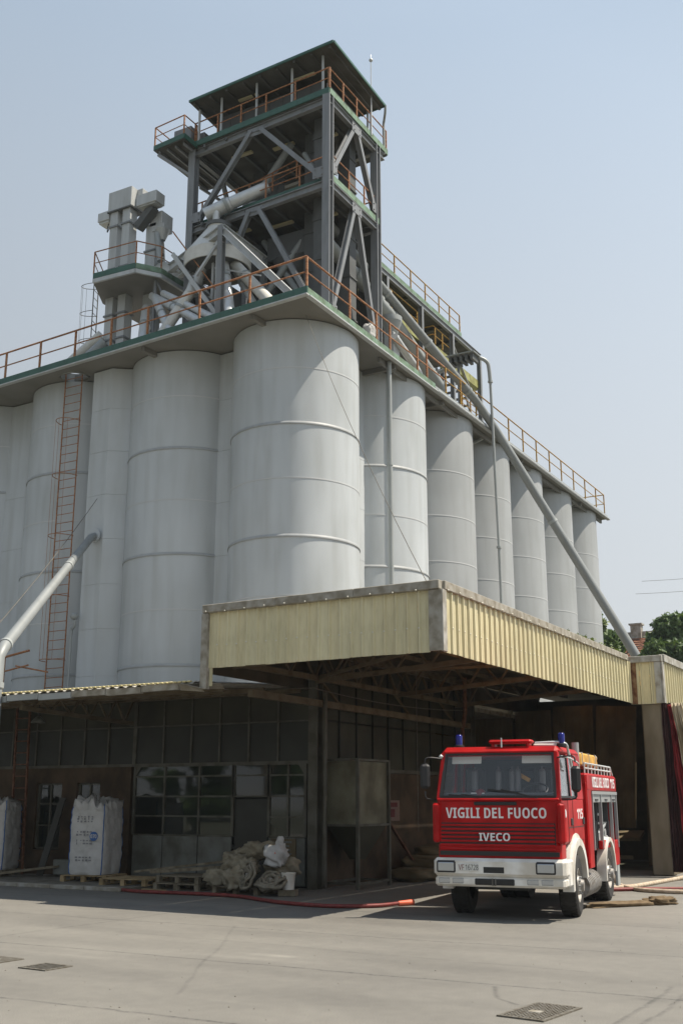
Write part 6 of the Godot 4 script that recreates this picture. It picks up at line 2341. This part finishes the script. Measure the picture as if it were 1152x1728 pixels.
func big_bag(label: String, at: Vector3, turn: float, w: float, h: float, sd: int, lettered: bool) -> void:
	var t := thing("bulk_bag", label, "bulk bag", at, turn, "white bulk bags by the brick wall")
	var fn := FastNoiseLite.new()
	fn.seed = sd
	fn.frequency = 1.6
	fn.fractal_octaves = 3
	var U := 64
	var R := 30
	var g := []
	for j in R + 1:
		var f := float(j) / R
		var row := []
		for i in U:
			var a := TAU * i / U
			var c := cos(a)
			var s := sin(a)
			var sq := 1.0 / pow(pow(absf(c), 7.0) + pow(absf(s), 7.0), 1.0 / 7.0)
			var k := w * 0.5 * sq * (1.0 + 0.035 * sin(PI * clampf(f * 1.15, 0, 1)))
			var y := h * minf(f / 0.93, 1.0)
			if f < 0.03:
				k *= 0.965
			if f > 0.93:
				var q := (f - 0.93) / 0.07
				k *= 1.0 - 0.93 * q
				y += 0.05 * sin(q * PI) + 0.03 * q
			var nz := fn.get_noise_3d(c * 1.1, y * 1.3, s * 1.1)
			var wr := fn.get_noise_3d(c * 0.6, y * 5.0, s * 0.6)
			k += 0.03 * nz + 0.022 * wr - 0.02 * pow(absf(fn.get_noise_3d(c * 0.4 + 5.0, y * 2.2, s * 0.4)), 0.5) * (1.0 if absf(c) < 0.62 or absf(s) < 0.62 else 0.2)
			if f > 0.84:
				k += 0.11 * fn.get_noise_3d(c * 3.0, y * 3.0, s * 3.0)
				y += 0.26 * fn.get_noise_3d(c * 2.2 + 9.0, f * 8.0, s * 2.2)
			row.append(V(c * k, y, s * k))
		g.append(row)
	var st := S()
	st.set_smooth_group(1)
	for j in R:
		for i in U:
			var i2 := (i + 1) % U
			quad(st, g[j][i], g[j][i2], g[j + 1][i2], g[j + 1][i], V(0, h * 0.5 if j > R - 4 else (g[j][i] as Vector3).y, 0))
	out(st, "bag", M.sack_white, t)
	st = S()
	lathe(st, V(-0.05, h + 0.0, 0.05), [Vector2(0.22, -0.05), Vector2(0.13, 0.03), Vector2(0.16, 0.09), Vector2(0.06, 0.12), Vector2(0, 0.1)], 9, false, Basis(V(1, 0, 0), 0.25))
	out(st, "tied_spout", M.sack_white, t)
	for q in [[-1, 1], [1, 1], [1, -1], [-1, -1]]:
		st = S()
		var pts := []
		for j in range(0, 28):
			var a := PI * 0.25 if q[0] * q[1] > 0 else PI * 0.75
			if q[1] < 0:
				a += PI
			var idx := int(round(a / TAU * U)) % U
			var p: Vector3 = g[j][idx]
			pts.append(p * V(1.006, 1, 1.006))
		tube(st, pts, 0.013, 5)
		out(st, "corner_piping", M.print_blue, t)
	if not lettered:
		return
	var fz := w * 0.5 * 1.045
	st = S()
	lathe(st, V(0.22, h * 0.53, fz), [Vector2(0.0, 0.012), Vector2(0.105, 0.012), Vector2(0.105, 0.0)], 28, true, Basis(V(1, 0, 0), PI * 0.5))
	var lg := out(st, "print_disc", M.print_blue, t)
	word(lg, "print_digits", "070", M.sack_white, 0.085, Transform3D(Basis(), V(0.22, h * 0.53, fz + 0.01)), "Droid Sans", 0.165)
	st = S()
	for k in 9:
		var y: float = [0.80, 0.77, 0.735, 0.59, 0.55, 0.47, 0.43, 0.24, 0.20][k] * h
		for m in 5:
			box(st, V(-0.22 + m * 0.09 + rng.randf_range(-0.01, 0.01), y, fz - 0.004), V(rng.randf_range(0.02, 0.07), rng.randf_range(0.018, 0.05), 0.012))
	out(st, "faded_print", M.print_grey, t)

func coil(label: String, at: Vector3, b: Basis, r: float, m: Material) -> void:
	var t := thing("hose_roll", label, "hose", at)
	var st := S()
	var pts := []
	for k in 150:
		var a := TAU * k / 26.0
		var rr := r * (0.30 + 0.70 * k / 150.0) * (1.0 + 0.10 * sin(a * 2.0 + r * 40.0) + 0.06 * sin(a * 3.3))
		pts.append(b * V(cos(a) * rr, 0.05 * sin(k * 0.37) + 0.02 * sin(k * 1.3), sin(a) * rr))
	tube(st, pts, r * 0.11, 6)
	out(st, "coil", m, t)
	st = S()
	tube(st, [b * V(-0.02, 0, r * 0.2), b * V(-0.02, 0.02, -r * 0.1)], r * 0.12, 10)
	out(st, "coupling", M.hub, t)

func build_goods() -> void:
	var turn := deg_to_rad(11)
	pallet("weathered pallet under the white bulk bag with the blue disc", V(-18.35, 0.07, -20.62), turn, M.wood)
	big_bag("full white bulk bag with blue corner piping and a blue disc, on a pallet", V(-18.38, 0.22, -20.66), turn, 0.93, 1.62, 3, true)
	pallet("pallet under the bulk bag cut by the left picture edge", V(-21.95, 0.07, -20.9), 0.2, M.wood_grey)
	big_bag("full white bulk bag cut off by the left picture edge", V(-21.95, 0.22, -20.9), 0.35, 0.98, 1.58, 8, false)
	pallet("empty pale pallet lying right of the blue disc bulk bag", V(-16.78, 0.07, -20.2), 0.12, M.wood)
	pallet("lower grey pallet of the two stacked between the empty pallet and the heap", V(-15.45, 0.0, -20.45), 0.02, M.wood_grey)
	pallet("upper grey pallet of the two stacked between the empty pallet and the heap", V(-15.42, 0.15, -20.5), -0.05, M.wood_grey)
	pallet("broken grey pallet under the heap of sacks and hose", V(-13.75, 0.0, -20.3), -0.06, M.wood_grey)
	var st := S()
	beam(st, V(-17.2, 0.3, -20.75), V(-14.4, 0.62, -20.9), 0.16, 0.05)
	tag(out(st, "plank", M.wood_grey, self), "long grey plank leaning from the stacked pallets onto the heap", "plank")
	st = S()
	beam(st, V(-16.6, 0.32, -20.55), V(-14.3, 0.5, -20.45), 0.10, 0.07)
	tag(out(st, "plank", M.wood_grey, self), "short grey batten lying below the long plank on the stacked pallets", "plank")
	st = S()
	beam(st, V(-16.0, 0.03, -19.6), V(-15.2, 0.05, -19.25), 0.14, 0.04)
	tag(out(st, "plank", M.wood, self), "short yellowish board lying on the ground before the pallets", "plank")
	st = S()
	beam(st, V(-20.45, 0.1, -21.0), V(-20.35, 1.95, -21.55), 0.2, 0.04, V(0, 0, 1))
	tag(out(st, "plank", M.inside, self), "dark board leaning upright against the brick wall between the narrow windows", "plank")
	st = S()
	beam(st, V(-21.6, 0.1, -20.0), V(-20.0, 0.32, -21.2), 0.25, 0.05)
	tag(out(st, "plank", M.wood_grey, self), "wide grey board slanting on the floor left of the blue disc bag", "plank")
	st = S()
	box(st, V(-19.65, 0.3, -21.3), V(1.0, 0.36, 0.3), Basis(UP, 0.1), 0.02)
	tag(out(st, "floor_box", M.grey_panel, self), "low grey box behind the blue disc bulk bag at the wall foot", "box")
	# heap of dusty sacks
	var heap := [
		["flat dusty sack at the left foot of the heap", V(-14.35, 0.30, -20.0), V(0.30, 0.17, 0.24), 0.2],
		["grey sack hanging over the front edge of the heap pallet", V(-13.75, 0.30, -19.75), V(0.22, 0.22, 0.16), 0.9],
		["dusty sack in the middle of the heap under the folded one", V(-13.95, 0.55, -20.3), V(0.36, 0.22, 0.3), 0.3],
		["folded tan sack, topmost of the heap", V(-13.55, 0.86, -20.35), V(0.36, 0.17, 0.28), -0.3],
		["crumpled sack on the left shoulder of the heap", V(-14.15, 0.68, -20.45), V(0.3, 0.16, 0.26), 0.6],
		["pale grey sack between the two hose rolls and the topmost sack", V(-13.6, 0.55, -20.0), V(0.2, 0.16, 0.18), 0.1],
		["sack at the right foot of the heap beside the bucket", V(-13.05, 0.2, -20.2), V(0.3, 0.18, 0.25), -0.5],
		["sack lying behind the white one on the right of the heap", V(-13.1, 0.5, -20.6), V(0.34, 0.22, 0.26), 0.4]]
	for i in heap.size():
		var s := thing("dusty_sack", heap[i][0], "sack", heap[i][1], heap[i][3], "dusty sacks heaped on the pallet")
		blob(s, "cloth", M.sack_dusty, Vector3.ZERO, heap[i][2], 40 + i, 0.65, 0.8)
	var ws := thing("white_sack", "small white sack with a red mark on the right of the heap", "sack", V(-13.05, 0.78, -20.25), 0.3)
	blob(ws, "cloth", M.sack_white, Vector3.ZERO, V(0.24, 0.22, 0.2), 61, 0.5, 0.75)
	st = S()
	box(st, V(0.06, 0.06, 0.185), V(0.09, 0.06, 0.02), Basis(), 0.01)
	out(st, "red_mark", M.hose_orange, ws)
	blob(ws, "tied_neck", M.sack_white, V(0.08, 0.26, 0.02), V(0.08, 0.12, 0.06), 62, 0.35, 0.9, Basis(V(0, 0, 1), -0.4))
	coil("rolled canvas hose standing on the heap pallet, left one of two", V(-13.38, 0.40, -19.7), Basis.from_euler(V(1.2, -0.5, 0.1)), 0.27, M.hose_canvas)
	coil("rolled canvas hose tipped over, right one of two on the heap pallet", V(-12.84, 0.30, -19.78), Basis.from_euler(V(0.45, 0.5, 0.3)), 0.33, M.hose_canvas)
	var bk := thing("bucket", "small white plastic bucket right of the heap", "bucket", V(-12.55, 0.13, -19.95))
	st = S()
	lathe(st, Vector3.ZERO, [Vector2(0, 0), Vector2(0.115, 0), Vector2(0.14, 0.29), Vector2(0.15, 0.30), Vector2(0.15, 0.33), Vector2(0.13, 0.33), Vector2(0.11, 0.02), Vector2(0, 0.02)], 24)
	out(st, "pail", M.white, bk)
	st = S()
	box(st, V(0, -0.06, 0), V(0.35, 0.12, 0.3), Basis(UP, 0.3))
	out(st, "timber_foot", M.wood_grey, bk)
	# square bin in a frame beside the corner column
	var bn := thing("hopper_bin", "tall pale square hopper bin in an angle frame beside the corner column", "hopper", V(-12.5, 0, -22.8))
	st = S()
	box(st, V(0, 2.05, 0), V(0.78, 1.4, 1.45), Basis(), 0.01)
	out(st, "bin", M.tank, bn)
	st = S()
	st.set_smooth_group(-1)
	var p0 := [V(-0.39, 1.35, -0.72), V(0.39, 1.35, -0.72), V(0.39, 1.35, 0.72), V(-0.39, 1.35, 0.72)]
	var p1 := [V(-0.12, 0.6, -0.15), V(0.12, 0.6, -0.15), V(0.12, 0.6, 0.15), V(-0.12, 0.6, 0.15)]
	for i in 4:
		quad(st, p0[i], p0[(i + 1) % 4], p1[(i + 1) % 4], p1[i], V(0, 1.0, 0))
	out(st, "cone", M.wall_panel, bn)
	for x in [-0.42, 0.42]:
		for z in [-0.75, 0.75]:
			st = S()
			box(st, V(x, 1.4, z), V(0.07, 2.8, 0.07))
			out(st, "frame_leg", M.wall_frame, bn)
	st = S()
	for y in [0.12, 1.35, 2.78]:
		for z in [-0.75, 0.75]:
			box(st, V(0, y, z), V(0.77, 0.05, 0.05))
		for x in [-0.42, 0.42]:
			box(st, V(x, y, 0), V(0.05, 0.05, 1.43))
	out(st, "frame_rail", M.wall_frame, bn)
	var nt := thing("notice_sheet", "small faded notice with a red head fixed on the frame beside the hopper bin", "sign", V(-12.0, 1.66, -23.62), 0.35)
	st = S()
	box(st, Vector3.ZERO, V(0.30, 0.46, 0.012))
	out(st, "sheet", M.notice, nt)
	st = S()
	box(st, V(0.02, 0.13, 0.009), V(0.16, 0.1, 0.006))
	box(st, V(-0.02, -0.06, 0.009), V(0.12, 0.18, 0.006))
	out(st, "print", M.red_dark, nt)
	# brown sacks stacked behind
	var by := ["lowest brown sack of the stack by the side wall, nearer end", "lowest brown sack of the stack by the side wall, farther end", "second layer brown sack by the side wall", "topmost brown sack of the stack by the side wall"]
	var bp := [V(-12.2, 0.16, -25.2), V(-12.1, 0.16, -26.4), V(-12.2, 0.42, -25.7), V(-12.15, 0.64, -26.2)]
	for i in 4:
		var s := thing("brown_sack", by[i], "sack", bp[i], 0.1 * i, "brown sacks stacked by the side wall")
		blob(s, "cloth", M.dusty_panel, Vector3.ZERO, V(0.5, 0.16, 0.62), 80 + i, 0.25, 0.6)
	st = S()
	beam(st, V(-12.15, 0.5, -24.9), V(-12.55, 1.35, -24.5), 0.22, 0.03)
	tag(out(st, "plank", M.rust_pipe, self), "red brown board leaning on the brown sacks by the side wall", "plank")

func hose(label: String, pts: Array, r: float, m: Material, tip: Material = null) -> void:
	var t := thing("fire_hose", label, "hose", pts[0])
	var loc := []
	for p in pts:
		loc.append(p - pts[0])
	var st := S()
	tube(st, smooth_path(loc, 8), r, 8)
	out(st, "hose", m, t)
	if tip:
		st = S()
		var e: Vector3 = loc[-1]
		var d: Vector3 = (e - loc[-2]).normalized()
		tube(st, [e, e + d * 0.35], [r * 1.2, r * 1.5], 8)
		out(st, "nozzle", tip, t)

func build_hoses() -> void:
	hose("dull red hose snaking over the yard from the pallets to the fire engine", [V(-16.6, 0.04, -19.3), V(-15.65, 0.04, -19.0), V(-14.3, 0.04, -19.12), V(-13.2, 0.04, -19.05), V(-12.3, 0.04, -18.6), V(-11.5, 0.04, -18.25), V(-10.5, 0.04, -18.15), V(-9.85, 0.04, -18.6), V(-9.62, 0.05, -19.1)], 0.036, M.hose_red, M.hose_orange)
	hose("pale beige hose curving from the fire engine's rear towards the right edge, nearer one", [V(-7.35, 0.5, -25.0), V(-7.3, 0.15, -25.2), V(-7.0, 0.05, -25.0), V(-6.6, 0.045, -24.55), V(-6.1, 0.045, -24.4), V(-5.5, 0.045, -24.5), V(-4.2, 0.045, -25.2)], 0.045, M.hose_pale)
	hose("pale beige hose running back past the concrete post, farther one", [V(-7.4, 0.05, -24.6), V(-7.0, 0.045, -25.3), V(-6.85, 0.045, -26.6), V(-6.7, 0.045, -28.3), V(-6.3, 0.12, -29.3), V(-5.6, 0.05, -30.0)], 0.05, M.hose_pale)
	hose("red hose lying straight behind the two beige ones", [V(-7.2, 0.04, -24.3), V(-6.6, 0.04, -24.85), V(-5.9, 0.04, -25.3), V(-5.0, 0.04, -25.9), V(-4.0, 0.04, -26.6)], 0.04, M.hose_red)
	var md := thing("muddy_rag", "muddy brown rag of wet canvas trailing from the rear wheel", "rag", V(-5.95, 0.03, -21.2), 0.95)
	blob(md, "cloth", M.mud, Vector3.ZERO, V(0.95, 0.06, 0.13), 91, 0.6, 0.8)
	blob(md, "cloth_end", M.mud, V(0.75, 0.02, 0.02), V(0.3, 0.09, 0.14), 92, 0.7, 0.8)
